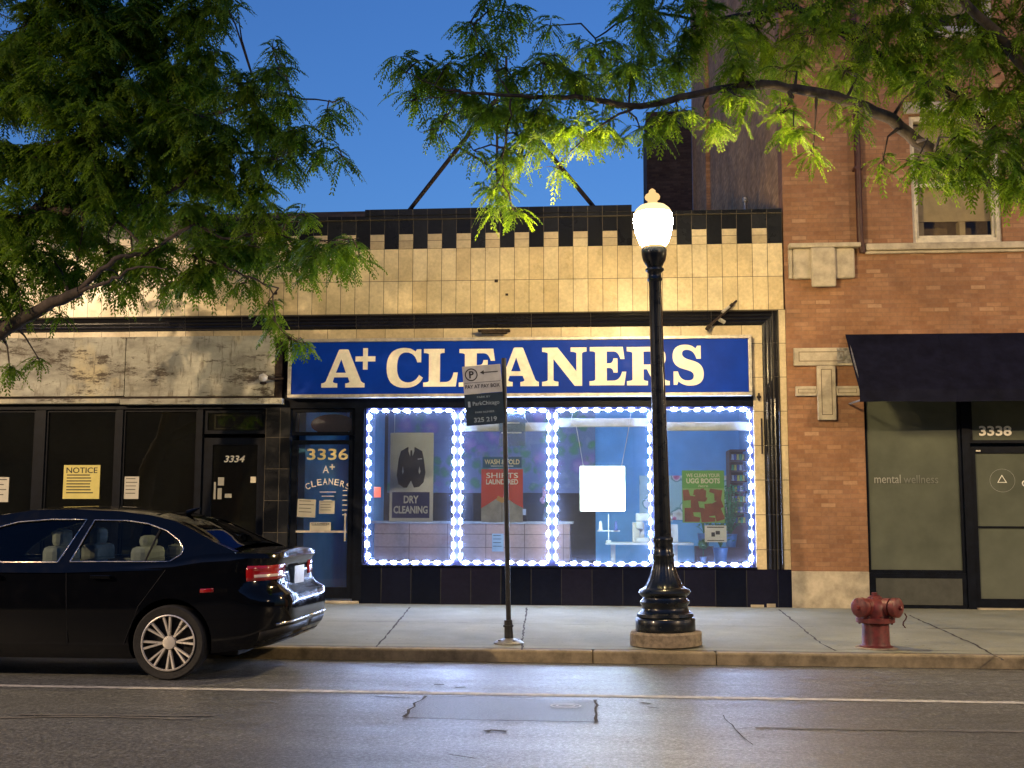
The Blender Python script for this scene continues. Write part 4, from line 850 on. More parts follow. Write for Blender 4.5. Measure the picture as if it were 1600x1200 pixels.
# ------------------------------------------------------------------ street lamp
def street_lamp(lab, loc, tilt=0, power=420):
    T = thing('street_lamp', lab, 'street lamp', loc, 'ornamental street lamps along the kerb', rot=(0, tilt, 0))
    T.scale = (1, 1, .984)
    bm = bmesh.new(); lathe(bm, [(.34, 0), (.365, .012), (.365, .13), (.35, .15), (0, .15)], n=40); fin('footing', bm, concrete, T, local=True, angle=35)
    bm = bmesh.new()
    prof = [(.30,.15),(.305,.16),(.305,.27),(.295,.285),(.275,.29),(.29,.30),(.285,.33),(.25,.35),(.235,.38),(.235,.41),(.25,.43),(.255,.45),(.235,.47),(.225,.49),(.225,.50),(.25,.52),(.265,.545),(.25,.575),(.22,.59),(.205,.60),(.17,.66),(.14,.73),(.118,.81),(.105,.90),(.112,.915),(.112,.935),(.10,.95),(.098,1.06),(.106,1.075),(.106,1.10),(.092,1.12)]
    lathe(bm, prof, n=48, flute=(.595, .9, 16)); fin('base', bm, iron, T, local=True, angle=50)
    bm = bmesh.new(); lathe(bm, [(.09, 1.12), (.086, 1.3), (.078, 2.2), (.070, 3.2), (.066, 3.82), (.068, 3.84)], n=48, flute=(1.1, 3.83, 16)); fin('shaft', bm, iron, T, local=True, angle=50)
    bm = bmesh.new(); lathe(bm, [(.068,3.84),(.082,3.86),(.072,3.88),(.070,3.93),(.10,3.96),(.098,3.98),(.075,3.99),(.09,4.02),(.118,4.07),(.132,4.13),(.134,4.18),(.128,4.20),(.05,4.20)], n=40); fin('capital', bm, iron, T, local=True, angle=50)
    bm = bmesh.new(); lathe(bm, [(.122,4.225),(.155,4.27),(.185,4.36),(.204,4.46),(.208,4.53),(.20,4.59)], n=48, flute=(4.22,4.6,12)); fin('globe', bm, globe_m, T, local=True, angle=60)
    bm = bmesh.new(); lathe(bm, [(.199,4.5905),(.190,4.618),(.175,4.64),(.135,4.675),(.085,4.69)], n=40, cap=False); fin('globe_cap', bm, globe_cap, T, local=True, smooth=True)
    bm = bmesh.new(); lathe(bm, [(.10,4.201),(.112,4.20),(.1215,4.2245)], n=40, cap=False); fin('globe_rim', bm, globe_top, T, local=True, smooth=True)
    bm = bmesh.new(); lathe(bm, [(.085,4.691),(.055,4.705),(.05,4.73),(.075,4.75),(.082,4.775),(.07,4.80),(.045,4.815),(.035,4.83),(.035,4.845),(.012,4.865)], n=28); fin('finial', bm, globe_top, T, local=True, angle=60)
    return T
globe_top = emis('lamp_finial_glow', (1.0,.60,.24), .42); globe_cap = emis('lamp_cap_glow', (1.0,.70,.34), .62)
street_lamp('ornamental black street lamp with a glowing acorn globe in front of the blue sign', (.59, 12.02, .076), -.019)
street_lamp('added ornamental black street lamp, unseen beyond the left edge of the photo', (-15.6, 12.02, .076))  # unseen lamp added at left to help light the facade
street_lamp('added ornamental black street lamp, unseen beyond the right edge of the photo', (11.8, 12.02, .076))  # unseen lamp added to brighten the right leaves and brick
# unseen tall road lamps added across the street to help light the facade
def extra_road_lamp(lab, x, power, col=(1.0, .70, .40)):
    T = thing('added_road_lamp', lab, 'street lamp', (x, -4.6, .09), 'added tall road lamps across the street')
    bm = bmesh.new(); tube(bm, [(0, 0, 0), (0, 0, 8.2), (0, .5, 8.8), (0, 2.6, 9.1)], [.11, .08, .05, .04], 12); fin('pole', bm, galv, T, local=True, angle=40)
    bm = bmesh.new(); bx(bm, -.16, .16, 2.5, 3.2, 9.03, 9.16); fin('lamp_head', bm, galv, T, local=True, bevel=.03)
    ld = bpy.data.lights.new('added_lamp_spot', 'SPOT'); ld.energy = power; ld.color = col; ld.shadow_soft_size = .12; ld.spot_size = math.radians(128); ld.spot_blend = .6
    lo = bpy.data.objects.new('added_lamp_spot', ld); COL.objects.link(lo); lo.parent = T; lo.location = (0, 2.85, 8.98); lo.rotation_euler = (math.radians(38), 0, 0)
extra_road_lamp('added tall road lamp across the street to the left', -16.5, 6500)
extra_road_lamp('added tall road lamp across the street to the right', 15.0, 4500)

# ------------------------------------------------------------------ parking sign on its pole
T = thing('parking_sign_post', 'leaning dark pole with a white and blue pay parking sign', 'street sign', (-1.02, 12.0, .076))
bm = bmesh.new(); tube(bm, [(0, 0, .05), (-.065, 0, 2.97)], .026, 12); fin('pole', bm, darkpole, T, local=True, angle=40)
bm = bmesh.new(); tube(bm, [(0, 0, .05), (-.008, 0, .24)], [.048, .042], 14); tube(bm, [(-.006, 0, .17), (-.0065, 0, .19)], .055, 14); fin('collar', bm, darkpole, T, local=True, angle=40)
bm = bmesh.new(); lathe(bm, [(.155, 0), (.155, .012), (.13, .03), (.07, .05), (.05, .055)], n=28)
for k in range(4): a = k*math.pi/2+.6; lathe(bm, [(.016, .02), (.016, .045), (0, .045)], c=(.11*math.cos(a), .11*math.sin(a), 0), n=6)
fin('base_plate', bm, galv, T, local=True, angle=30)
def sgn(px, py): v = at(px, py, 11.93); return v
sw, sh = .405, .63
cx, cz = at(755.5, 617, 11.93).x, at(755.5, 617, 11.93).z
tilt = .085; mz = Matrix.Translation((cx+1.02, -.07, cz-.076)) @ Matrix.Rotation(-tilt, 4, 'Y') @ Matrix.Rotation(.12, 4, 'Z')
def spart(name, me, mt):
    me.transform(mz); return link(name, me, mt, T, local=True)
def sbox(*a):
    bm = bmesh.new(); bx(bm, *a); me = bpy.data.meshes.new('m'); bm.to_mesh(me); bm.free(); return me
whs = mat('sign_white_sheet', (.42,.43,.43), .45); blk = paper('sign_black', (.02,.02,.02)); sblue = mat('sign_dark_blue', (.018,.035,.055), .4); sgrey = paper('sign_pale_blue_text', (.25,.32,.38))
spart('upper_panel', sbox(-sw/2, sw/2, 0, .003, .02, sh/2), whs); spart('lower_panel', sbox(-sw/2, sw/2, 0, .003, -sh/2, .017), sblue)
spart('bracket', sbox(.06, .2, .004, .05, .10, .13), galv)
rg = poly_mesh([[(math.cos(t), math.sin(t)) for t in [i*math.pi/16 for i in range(32)]], [(math.cos(t)*.82, math.sin(t)*.82) for t in [i*math.pi/16 for i in range(32)]]], .0004); fit_mesh(rg, -.18, -.045, .155, .29, -.0006); spart('symbol_ring', rg, blk)
me = text_mesh('P', .03, .0004); fit_mesh(me, -.135, -.085, .185, .262, -.0006); spart('lettering', me, blk)
me = poly_mesh([[(0,.5),(.22,1),(.22,.6),(1,.6),(1,.4),(.22,.4),(.22,0)]], .0004); fit_mesh(me, -.02, .17, .215, .262, -.0006); spart('arrow', me, blk)
me = text_mesh('PAY AT PAY BOX', .02, .0004); fit_mesh(me, -.185, .18, .075, .115, -.0006); spart('lettering', me, blk)
spart('rule', sbox(-.19, .19, -.0015, -.0002, .135, .139), blk)
me = text_mesh('PARK BY', .0, .0004); fit_mesh(me, -.07, .07, -.03, -.01, -.0006); spart('lettering', me, sgrey)
me = text_mesh('ParkChicago', .01, .0004); fit_mesh(me, -.12, .16, -.12, -.065, -.0006); spart('lettering', me, sgrey)
spart('phone_symbol', sbox(-.17, -.145, -.0015, -.0002, -.12, -.06), sgrey)
me = text_mesh('PARK NUMBER', .0, .0004); fit_mesh(me, -.10, .10, -.19, -.17, -.0006); spart('lettering', me, sgrey)
spart('number_panel', sbox(-sw/2+.01, sw/2-.01, -.002, -.0002, -.30, -.215), whs if 0 else sblue)
me = text_mesh('325 219', .02, .0004); fit_mesh(me, -.12, .12, -.285, -.235, -.0026); spart('lettering', me, sgrey)

# ------------------------------------------------------------------ fire hydrant
T = thing('fire_hydrant', 'squat dark red fire hydrant with two capped outlets near the kerb', 'fire hydrant', (2.69, 12.02, .077))
bm = bmesh.new(); lathe(bm, [(.165, 0), (.165, .02), (.14, .03), (.135, .05), (.132, .24), (.15, .25), (.19, .255), (.192, .30), (.15, .305), (.145, .31), (.15, .36), (.15, .42), (.12, .47), (.06, .495)], n=36)
fin('barrel', bm, hyd_red, T, local=True, angle=40)
for s in (-1, 1):
    bm = bmesh.new(); d = Vector((s*.72, -.69, 0)).normalized(); c = Vector((s*.02, -.0, .41))
    tube(bm, [c+d*.08, c+d*.155], .088, 24); tube(bm, [c+d*.155, c+d*.175], .075, 24); o1 = fin('outlet', bm, hyd_red, T, local=True, angle=40)
    bm = bmesh.new(); tube(bm, [c+d*.172, c+d*.18, c+d*.235, c+d*.25], [.085, .098, .098, .08], 28); tube(bm, [c+d*.25, c+d*.285], .022, 5); fin('outlet_cap', bm, hyd_red, T, local=True, angle=40)
bm = bmesh.new(); lathe(bm, [(.075, .48), (.07, .505), (.03, .515), (.03, .55), (.0, .552)], n=6); tube(bm, [(-.05, 0, .51), (.05, 0, .515)], .012, 6); fin('operating_nut', bm, hyd_red, T, local=True)
bm = bmesh.new()
for k in range(8): a = k*math.pi/4+.2; tube(bm, [(.168*math.cos(a), .168*math.sin(a), .24), (.168*math.cos(a), .168*math.sin(a), .325)], .013, 6)
fin('flange_bolt', bm, hyd_dark, T, local=True)
bm = bmesh.new(); pts = [Vector((.24, -.2, .36))+Vector((.02*math.sin(k*1.3), 0, -.028*k)) for k in range(6)]; tube(bm, pts, .007, 6); fin('chain', bm, hyd_dark, T, local=True)
bm = bmesh.new(); lathe(bm, [(.21, 0), (.20, .008), (.17, .012)], n=20); fin('ground_collar', bm, concrete, T, local=True)

# ------------------------------------------------------------------ parked car
paint = mat('black_car_paint', (.002,.0025,.004), .12, var=.1, scale=3, coat=.38, spec=.1)
trimb = mat('black_car_plastic', (.008,.008,.009), .55, var=.2, scale=20, spec=.25); chrome = mat('satin_chrome', (.55,.53,.50), .22, metal=1.0, var=.05)
rubber = mat('tyre_rubber', (.012,.012,.012), .75, var=.3, scale=25, bmp=.3); rimm = mat('machined_alloy', (.78,.74,.66), .3, metal=.45, var=.08)
redl = mat('red_lens', (.30,.006,.008), .12, var=.1, coat=1.0); whl = mat('clear_lens', (.55,.45,.42), .15, coat=1.0); seatm = mat('beige_seat', (.6,.6,.5), .7)
interior = mat('dark_car_interior', (.012,.012,.014), .8)
def interp(x, tab):
    for (a, va), (b_, vb) in zip(tab, tab[1:]):
        if x <= b_: t = max(0, (x-a)/(b_-a)); t = t*t*(3-2*t)*.35+t*.65; return va+(vb-va)*t
    return tab[-1][1]
CL, HW = 4.63, .89
TOP = [(0,1.045),(.1,1.07),(.45,1.075),(.75,1.06),(1.0,1.015),(1.5,.985),(3.2,.945),(3.6,.955),(4.2,.86),(4.5,.75),(4.63,.68)]
BOT = [(0,.33),(.25,.27),(.7,.22),(1.3,.17),(3.2,.17),(4.0,.2),(4.63,.26)]
SR = [0,.08,.2,.33,.46,.54,.60,.66,.74,.82,.90,.95,.985,1.0]
REAR = [(0,.09),(.08,.03),(.2,.005),(.46,.0),(.54,.02),(.60,.10),(.66,.135),(.82,.15),(.9,.13),(.96,.10),(1,.12)]
WID = [(0,.92),(.1,.965),(.3,.99),(.45,1.0),(.62,.995),(.8,.975),(.92,.967),(.97,.958),(1,.93)]
def plan(s):
    """half outline from the rear centre to the front centre at height fraction s"""
    xr = interp(s, REAR); xf = CL-interp(s, [(0,.12),(.3,.02),(.6,.0),(1,.06)]); w = HW*interp(s, WID)
    pts = [(xr+.0, w*t) for t in (0, .15, .3, .45, .58)]
    for k in range(1, 9): 
        a = k/8*math.pi/2; pts.append((xr+.34*(1-math.cos(a)), w*.58+w*.42*math.sin(a)*(1-.04*math.cos(a))))
    for x in [.5,.62,.74,.86,1.0,1.14,1.26,1.38,1.55,1.8,2.1,2.4,2.7,3.0,3.25,3.4,3.52,3.65,3.78,3.9,4.0]: pts.append((x, w))
    for k in range(1, 9):
        a = k/8*math.pi/2; pts.append((4.0+(xf-4.0)*math.sin(a), w*.55+w*.45*math.cos(a)))
    for t in (.4, .25, .1, 0): pts.append((xf, w*t))
    return pts
def P3(x, yy, s, side=1):
    zb, zt = interp(x, BOT), interp(x, TOP); return Vector((x, yy*side, zb+(zt-zb)*s))
def w2(v, side=None):   # car frame (x forward from the rear bumper, y to the right-hand side) to the thing's frame
    return Vector((-v[0], -v[1], v[2]))
CAR = thing('parked_car', 'black sedan with multi-spoke alloy wheels parked at the left', 'car', (-2.745, 9.70+.89, -.012))
bm = bmesh.new(); loops = []
for s in SR:
    h = plan(s); near = [P3(x, yy, s, 1) for x, yy in h]; far = [P3(x, yy, s, -1) for x, yy in h][::-1][1:-1]
    loops.append([bm.verts.new(w2(v)) for v in near+far])
N = len(loops[0]); nh_ = len(plan(0))
for a, c_ in zip(loops, loops[1:]):
    for k in range(N): bm.faces.new((a[k], a[(k+1) % N], c_[(k+1) % N], c_[k]))
# caps: strips joining the two sides
for L, crown in ((loops[-1], .035), (loops[0], 0)):
    rows = []
    for k in range(nh_):
        a, c_ = L[k], L[(N-k) % N]
        if a is c_: rows.append([a]); continue
        r = [a]
        for j in range(1, 6): t = j/6; p = a.co.lerp(c_.co, t); p.z += crown*math.sin(math.pi*t)**.7*min(1, abs(a.co.y)/.5); r.append(bm.verts.new(p))
        r.append(c_); rows.append(r)
    for a, c_ in zip(rows, rows[1:]):
        if len(a) == 1: 
            for j in range(len(c_)-1): bm.faces.new((a[0], c_[j], c_[j+1]))
        elif len(c_) == 1:
            for j in range(len(a)-1): bm.faces.new((c_[0], a[j+1], a[j]))
        else:
            for j in range(6): bm.faces.new((a[j], c_[j], c_[j+1], a[j+1]))
body = fin('body', bm, paint, CAR, local=True)
# wheel arches cut out
bm = bmesh.new()
for wx in (1.0, 3.65):
    for sd in (-1, 1):
        lathe(bm, [(.365, -.16), (.365, .16)], c=(-wx, sd*.88, .325), axis='y', n=40)
cut = fin('cut', bm, trimb); 
cut.parent = CAR
bo = body.modifiers.new('arch', 'BOOLEAN'); bo.operation = 'DIFFERENCE'; bo.object = cut; bo.solver = 'EXACT'
bpy.context.view_layer.update()
dg = bpy.context.evaluated_depsgraph_get(); me2 = bpy.data.meshes.new_from_object(body.evaluated_get(dg)); body.modifiers.clear(); body.data = me2; bpy.data.objects.remove(cut)
bpy_smooth(me2, 32)
# cabin
ROOF = [(.46,1.085),(.65,1.155),(.85,1.255),(1.05,1.345),(1.3,1.40),(1.6,1.435),(2.0,1.45),(2.4,1.44),(2.75,1.385),(3.1,1.24),(3.35,1.11),(3.6,.97)]
def ysd(z): return .845-.47*(z-.95)
RW = [(1.93,.995),(1.80,1.355),(1.5,1.352),(1.3,1.325),(1.12,1.265),(.99,1.18),(.935,1.11),(.95,1.06),(1.04,1.0)]
FWn = [(2.04,.99),(1.87,1.36),(2.2,1.36),(2.5,1.335),(2.8,1.255),(3.1,1.09),(3.22,.985)]
outl_ = ROOF+[(3.5,.90),(2.0,.90),(1.1,.93),(.6,1.0)]
def side_mesh(spl, off, ex=.0, side=1):
    me = poly_mesh(spl, ex)
    for v in me.vertices:
        x, z = v.co.x, v.co.y; v.co = w2((x, side*(ysd(z)+off+v.co.z), z))
    return me
def smooth_poly(p, n_=3):
    out = []
    m = len(p)
    for i in range(m):
        p0, p1, p2, p3 = [Vector(p[(i+k) % m]) for k in (-1, 0, 1, 2)]
        for j in range(n_):
            t = j/n_; out.append(tuple(.5*((2*p1)+(-p0+p2)*t+(2*p0-5*p1+4*p2-p3)*t*t+(-p0+3*p1-3*p2+p3)*t**3)))
    return out
RWs = RW; FWs = FWn
for side in (1, -1):
    link('side_frame', side_mesh([outl_, RWs, FWs], 0, .008, side), paint, CAR, local=True)
    for q in (RWs, FWs):
        me = side_mesh([q], -.004, 0, side); link('side_window', me, glass_car, CAR, local=True)
        bm = bmesh.new(); tube(bm, [w2((x, side*(ysd(z)+.010), z)) for x, z in q+[q[0]]], .007, 6, cap=False); fin('window_trim', bm, chrome, CAR, local=True, smooth=True)
    bm = bmesh.new(); tube(bm, [w2((1.18, side*(ysd(1.28)+.004), 1.285)), w2((1.26, side*(ysd(1.0)+.004), 1.0))], .009, 6); fin('quarter_divider', bm, trimb, CAR, local=True)
def across(name, seg, mt, lift=0, inset=0):
    bm = bmesh.new(); rows = []
    for x, z in seg:
        w = ysd(z)+.006-inset; rows.append([bm.verts.new(w2((x, w*t, z+lift+.035*(1-t*t)))) for t in (-1, -.9, -.7, -.4, 0, .4, .7, .9, 1)])
    for a, c_ in zip(rows, rows[1:]):
        for j in range(8): bm.faces.new((a[j], a[j+1], c_[j+1], c_[j]))
    return fin(name, bm, mt, CAR, local=True, smooth=True)
def sub(a, b_):
    out = []
    for i in range(13):
        x = a+(b_-a)*i/12
        for (x0_, z0_), (x1_, z1_) in zip(ROOF, ROOF[1:]):
            if x0_ <= x <= x1_+1e-9: out.append((x, z0_+(z1_-z0_)*(x-x0_)/(x1_-x0_))); break
    return out
across('roof', sub(1.28, 2.72), paint); across('rear_window', sub(.52, 1.28), glass_car, -.002, .05); across('windscreen', sub(2.72, 3.5), glass_car, -.002, .05)
for s in (-1, 1):
    for rng_ in ((.46, 1.30), (2.7, 3.55)):
        bm = bmesh.new(); rows = []
        for x, z in sub(*rng_):
            w = ysd(z)+.006; rows.append([bm.verts.new(w2((x, s*q, z+.035*(1-(q/w)**2)+.0015))) for q in (w, w-.03, w-.06)])
        for a, c_ in zip(rows, rows[1:]):
            for j in range(2): bm.faces.new((a[j], a[j+1], c_[j+1], c_[j]))
        fin('pillar', bm, paint, CAR, local=True, smooth=True)
# interior
boxes('cabin_floor', interior, CAR, [(-3.3, -.8, -.72, .72, .5, .9)], local=True)
def seat(x, yy, h):
    bm = bmesh.new(); v = bx(bm, -x-.06, -x+.10, -yy-.24, -yy+.24, .9, 1.12); 
    fin('seat', bm, seatm, CAR, local=True, bevel=.05)
    bm = bmesh.new(); bx(bm, -x-.03, -x+.07, -yy-.13, -yy+.13, 1.11, h); o = fin('headrest', bm, seatm, CAR, local=True, bevel=.045)
seat(2.25, .38, 1.27); seat(2.25, -.38, 1.27); seat(1.42, .42, 1.22); seat(1.42, -.42, 1.22)
# wheels
def wheel(x, side):
    c = (-x, -side*.80, .317)
    W_ = bpy.data.objects.new('wheel', None); 
    bm = bmesh.new(); s = -side
    prof = [(.235, -.09), (.30, -.10), (.314, -.085), (.317, -.05), (.317, .05), (.314, .08), (.30, .098), (.245, .10), (.235, .085)]
    lathe(bm, prof, c=c, axis='y', n=56, cap=False); ty = fin('wheel', bm, rubber, CAR, local=True, angle=35)
    bm = bmesh.new(); lathe(bm, [(.236, .0), (.238, s*.101), (.226, s*.106), (.222, s*.09), (.215, s*.03), (.05, s*.028)], c=c, axis='y', n=56, cap=False); fin('rim', bm, mat_rimdark, ty, local=True, angle=35)
    bm = bmesh.new()
    lathe(bm, [(.222, s*.098), (.229, s*.109), (.238, s*.104), (.236, s*.096)], c=c, axis='y', n=56, cap=False)
    for k in range(8):
        for da in (-.135, .135):
            a = k*math.pi/4+.1; p = Vector((math.cos(a), 0, math.sin(a))); q = Vector((math.cos(a+da), 0, math.sin(a+da))); C0 = Vector(c)
            i_, o_ = C0+p*.05+q*.01+Vector((0, s*.075, 0)), C0+q*.226+Vector((0, s*.098, 0)); t = Vector((-math.sin(a+da), 0, math.cos(a+da)))
            d_ = Vector((0, s*.022, 0))
            vs = [bm.verts.new(v) for v in (i_-t*.006, i_+t*.006, o_+t*.0085, o_-t*.0085, i_-t*.009-d_, i_+t*.009-d_, o_+t*.012-d_, o_-t*.012-d_)]
            for f_ in ((0,1,2,3), (0,4,5,1), (1,5,6,2), (2,6,7,3), (3,7,4,0)): bm.faces.new([vs[i] for i in f_])
    tube(bm, [Vector(c)+Vector((0, s*.05, 0)), Vector(c)+Vector((0, s*.082, 0)), Vector(c)+Vector((0, s*.088, 0))], [.062, .055, .03], 20)
    fin('spokes', bm, rimm, ty, local=True, angle=40)
mat_rimdark = mat('dark_rim_barrel', (.02,.02,.02), .45, metal=.5)
for x in (1.0, 3.65):
    for s in (1, -1): wheel(x, s)
boxes('underbody', trimb, CAR, [(-4.3, -.45, -.70, .70, .20, .34)], local=True)
# lamps, plate, trim patches following the body surface
def patch(name, mt, s0, s1, k0, k1, side, off=.006, n_=4):
    bm = bmesh.new(); rows = []
    for i in range(n_+1):
        s = s0+(s1-s0)*i/n_; h = plan(s); row = []
        for k in range(k0, k1+1):
            x, yy = h[k]; a = Vector(h[max(0, k-1)]); c_ = Vector(h[min(len(h)-1, k+1)]); t = (c_-a).normalized(); nn = Vector((-t.y, t.x))
            if nn.y < 0 and k > 4: nn = -nn
            if k <= 4: nn = Vector((-1, 0))
            row.append(bm.verts.new(w2(P3(x, yy, s, 1)+Vector((nn.x*off, nn.y*off, 0))) if side == 1 else w2(P3(x+nn.x*off, (yy+nn.y*off), s, -1))))
        rows.append(row)
    for a, c_ in zip(rows, rows[1:]):
        for j in range(len(a)-1): bm.faces.new((a[j], a[j+1], c_[j+1], c_[j]))
    o = fin(name, bm, mt, CAR, local=True, smooth=True); sm = o.modifiers.new('s', 'SOLIDIFY'); sm.thickness = .006; return o
for sd in (1, -1):
    patch('tail_light', redl, .71, .87, 3, 10, sd); patch('tail_light_reflector', whl, .745, .775, 4, 9, sd, .010)
    patch('tail_light_reflector', redl, .60+.02, .60+.06, 14, 15, sd, .004)
    patch('headlight', whl, .62, .8, nh_-10, nh_-5, sd)
patch('bumper_strip', chrome, .20, .225, 0, 8, 1, .008, 1); patch('bumper_strip', chrome, .20, .225, 0, 8, -1, .008, 1)
patch('lower_bumper', trimb, .02, .17, 0, 10, 1, .004, 2); patch('lower_bumper', trimb, .02, .17, 0, 10, -1, .004, 2)
box('license_plate', mat('plate_white', (.45,.5,.55), .4), CAR, -.118, -.112, -.16, .16, .78, .94, local=True)
for x in (1.62, 2.62):
    bm = bmesh.new(); y0 = -HW*.99; bx(bm, -x-.09, -x+.09, y0-.03, y0-.012, .855, .885); bx(bm, -x-.09, -x-.075, y0-.03, y0+.01, .86, .88); bx(bm, -x+.075, -x+.09, y0-.03, y0+.01, .86, .88); fin('door_handle', bm, paint, CAR, local=True, bevel=.005)
bm = bmesh.new(); bx(bm, -3.02, -2.84, -1.06, -.88, .98, 1.10); fin('wing_mirror', bm, paint, CAR, local=True, bevel=.03)
bm = bmesh.new(); tube(bm, [(-1.2, 0, 1.42), (-1.08, 0, 1.47)], [.03, .005], 8); fin('roof_aerial', bm, paint, CAR, local=True)
def seam(pts):
    bm = bmesh.new(); tube(bm, pts, .004, 4); fin('door_seam', bm, trimb, CAR, local=True)
for xs_ in ((1.95,1.92,1.90), (1.06,1.28,1.40)):
    seam([(-xs_[0], -HW*.965-.001, .93), (-xs_[1], -HW*.998-.001, .62), (-xs_[2], -HW*.985-.001, .3)])

# ------------------------------------------------------------------ trees
bark = mat('honey_locust_bark', (.055,.042,.032), .9, var=.4, scale=9, bmp=.9, stretch=(1, 1, .4))
def leafmat(name, c0, c1, tl):
    m, n, l, b, o = nt(name)
    cl = mixrgb(n, l, c0, c1, ramp(n, l, noise(n, l, 5.5, 4), [(.38, 0), (.62, 1)]))
    l.new(cl, b.inputs['Base Color']); b.inputs['Roughness'].default_value = .55; b.inputs['Specular IOR Level'].default_value = .3
    tn = n.new('ShaderNodeBsdfTranslucent'); tcx = mixrgb(n, l, cl, (1.3, 1.38, .7), 1.0, 'MULTIPLY'); l.new(tcx, tn.inputs[0])
    mx = n.new('ShaderNodeMixShader'); mx.inputs[0].default_value = tl; l.new(b.outputs[0], mx.inputs[1]); l.new(tn.outputs[0], mx.inputs[2]); l.new(mx.outputs[0], o.inputs[0])
    return m
leaf_left = leafmat('locust_leaf_shaded', (.060,.130,.012), (.16,.25,.022), .5)  # darker copy of the same leaf, shade of the left crown in its colour
leaf_right = leafmat('locust_leaf_lit', (.105,.185,.014), (.25,.36,.03), .52)  # same leaf with lamp light painted in as a brighter, yellower colour
def crown_mesh(bases, dirs, lens):
    """pinnate fronds: a drooping line of paired leaflets each"""
    n_ = len(bases); K = 9
    d = dirs/np.linalg.norm(dirs, axis=1, keepdims=True)
    upv = np.array([0, 0, 1.0]); s = np.cross(d, upv); s /= np.linalg.norm(s, axis=1, keepdims=True)+1e-6
    V = np.zeros((n_, K, 2, 4, 3))
    for k in range(K):
        t = (k+1.0)/K
        c = bases+d*(lens*t)[:, None]; c[:, 2] -= .55*lens*t*t
        tang = d.copy(); tang[:, 2] -= 1.1*t; tang /= np.linalg.norm(tang, axis=1, keepdims=True)
        for q, sg in enumerate((-1, 1)):
            roll = rng.normal(0, .35, n_)
            a = s*sg*.80+tang*.45+upv*(-.35+roll*.5)[:, None]; a /= np.linalg.norm(a, axis=1, keepdims=True)
            ll = .056*(1-.35*abs(t-.5)*2)*rng.uniform(.8, 1.25, n_)*(lens/.2); w = tang*(.0155*(lens/.2))[:, None]
            tip = c+a*ll[:, None]; mid = c+a*(ll*.5)[:, None]
            V[:, k, q, 0] = c; V[:, k, q, 1] = mid+w; V[:, k, q, 2] = tip; V[:, k, q, 3] = mid-w
    co = V.reshape(-1, 3); nf = co.shape[0]//4
    me = bpy.data.meshes.new('crown'); me.vertices.add(nf*4); me.vertices.foreach_set('co', co.astype(np.float32).ravel())
    me.loops.add(nf*4); me.loops.foreach_set('vertex_index', np.arange(nf*4, dtype=np.int32))
    me.polygons.add(nf); me.polygons.foreach_set('loop_start', np.arange(0, nf*4, 4, dtype=np.int32)); me.polygons.foreach_set('loop_total', np.full(nf, 4, dtype=np.int32))
    me.update(calc_edges=True); return me
def tree(lab, root, limbs, blobs, dens, thin=None, leaf=None):
    T = thing('honey_locust_tree', lab, 'tree', root)
    bm = bmesh.new(); sk = []
    for pts, r0_, r1_ in limbs:
        P_ = [Vector(p) for p in pts]; out = []
        for i in range(len(P_)-1):
            a, b1, c1, d1 = P_[max(0, i-1)], P_[i], P_[i+1], P_[min(len(P_)-1, i+2)]
            for j in range(6):
                t = j/6; q = .5*((2*b1)+(-a+c1)*t+(2*a-5*b1+4*c1-d1)*t*t+(-a+3*b1-3*c1+d1)*t**3); out.append(q+Vector([random.gauss(0, .008) for _ in range(3)]))
        out.append(P_[-1]); m = len(out)
        tube(bm, out, [r0_+(r1_-r0_)*(i/(m-1)) for i in range(m)], 10)
        for i, q in enumerate(out): sk.append((q, r0_+(r1_-r0_)*i/(m-1)))
    tw = bm; ba, di, le = [], [], []
    for (c, r) in blobs:
        c = Vector(c); cand = [q for q in sk if q[1] < .12] or sk
        near = min(cand, key=lambda q: (q[0]-c).length)
        bend = Vector((random.gauss(0, .1), random.gauss(0, .1), .12)); 
        midp = near[0].lerp(c, .5)+bend*min(1, (c-near[0]).length)
        tube(tw, [near[0], midp, c], [max(.010, min(.03, near[1]*.4)), .010, .006], 5, cap=False)
        nt_ = max(5, int(15*r/.5)); per = dens*r*r/nt_*(thin(c) if thin else 1)
        for k in range(nt_):
            d = Vector((random.gauss(0, 1), random.gauss(0, 1), random.gauss(0, .75))).normalized(); L = r*random.uniform(.35, 1.3)
            e = c+d*L+Vector((0, 0, -.12*L)); st_ = c+d*L*.15; m_ = st_.lerp(e, .5)+Vector((0, 0, .08*L))
            tube(tw, [c, m_, e], [.006, .004, .002], 4, cap=False)
            for j in range(max(3, int(per*random.uniform(.6, 1.4)))):
                t = random.uniform(.2, 1.05); p = (c.lerp(m_, t*2) if t < .5 else m_.lerp(e, (t-.5)*2))+Vector([random.gauss(0, .02) for _ in range(3)])
                a = random.uniform(0, 6.283); dd = Vector((math.cos(a), math.sin(a), random.uniform(-.75, .25)))+d*.5
                ba.append(p); di.append(dd); le.append(random.uniform(.13, .25))
    fin('trunk', tw, bark, T, angle=60)
    me = crown_mesh(np.array(ba), np.array(di), np.array(le)); link('crown', me, leaf, T)
    return T
def bl(lst, Y, j=.0):
    out = []
    for e in lst:
        px, py, r = e[:3]; yy = (e[3] if len(e) > 3 else Y)+random.uniform(-j, j); out.append((at(px, py, yy), r*yy/F))
    return out
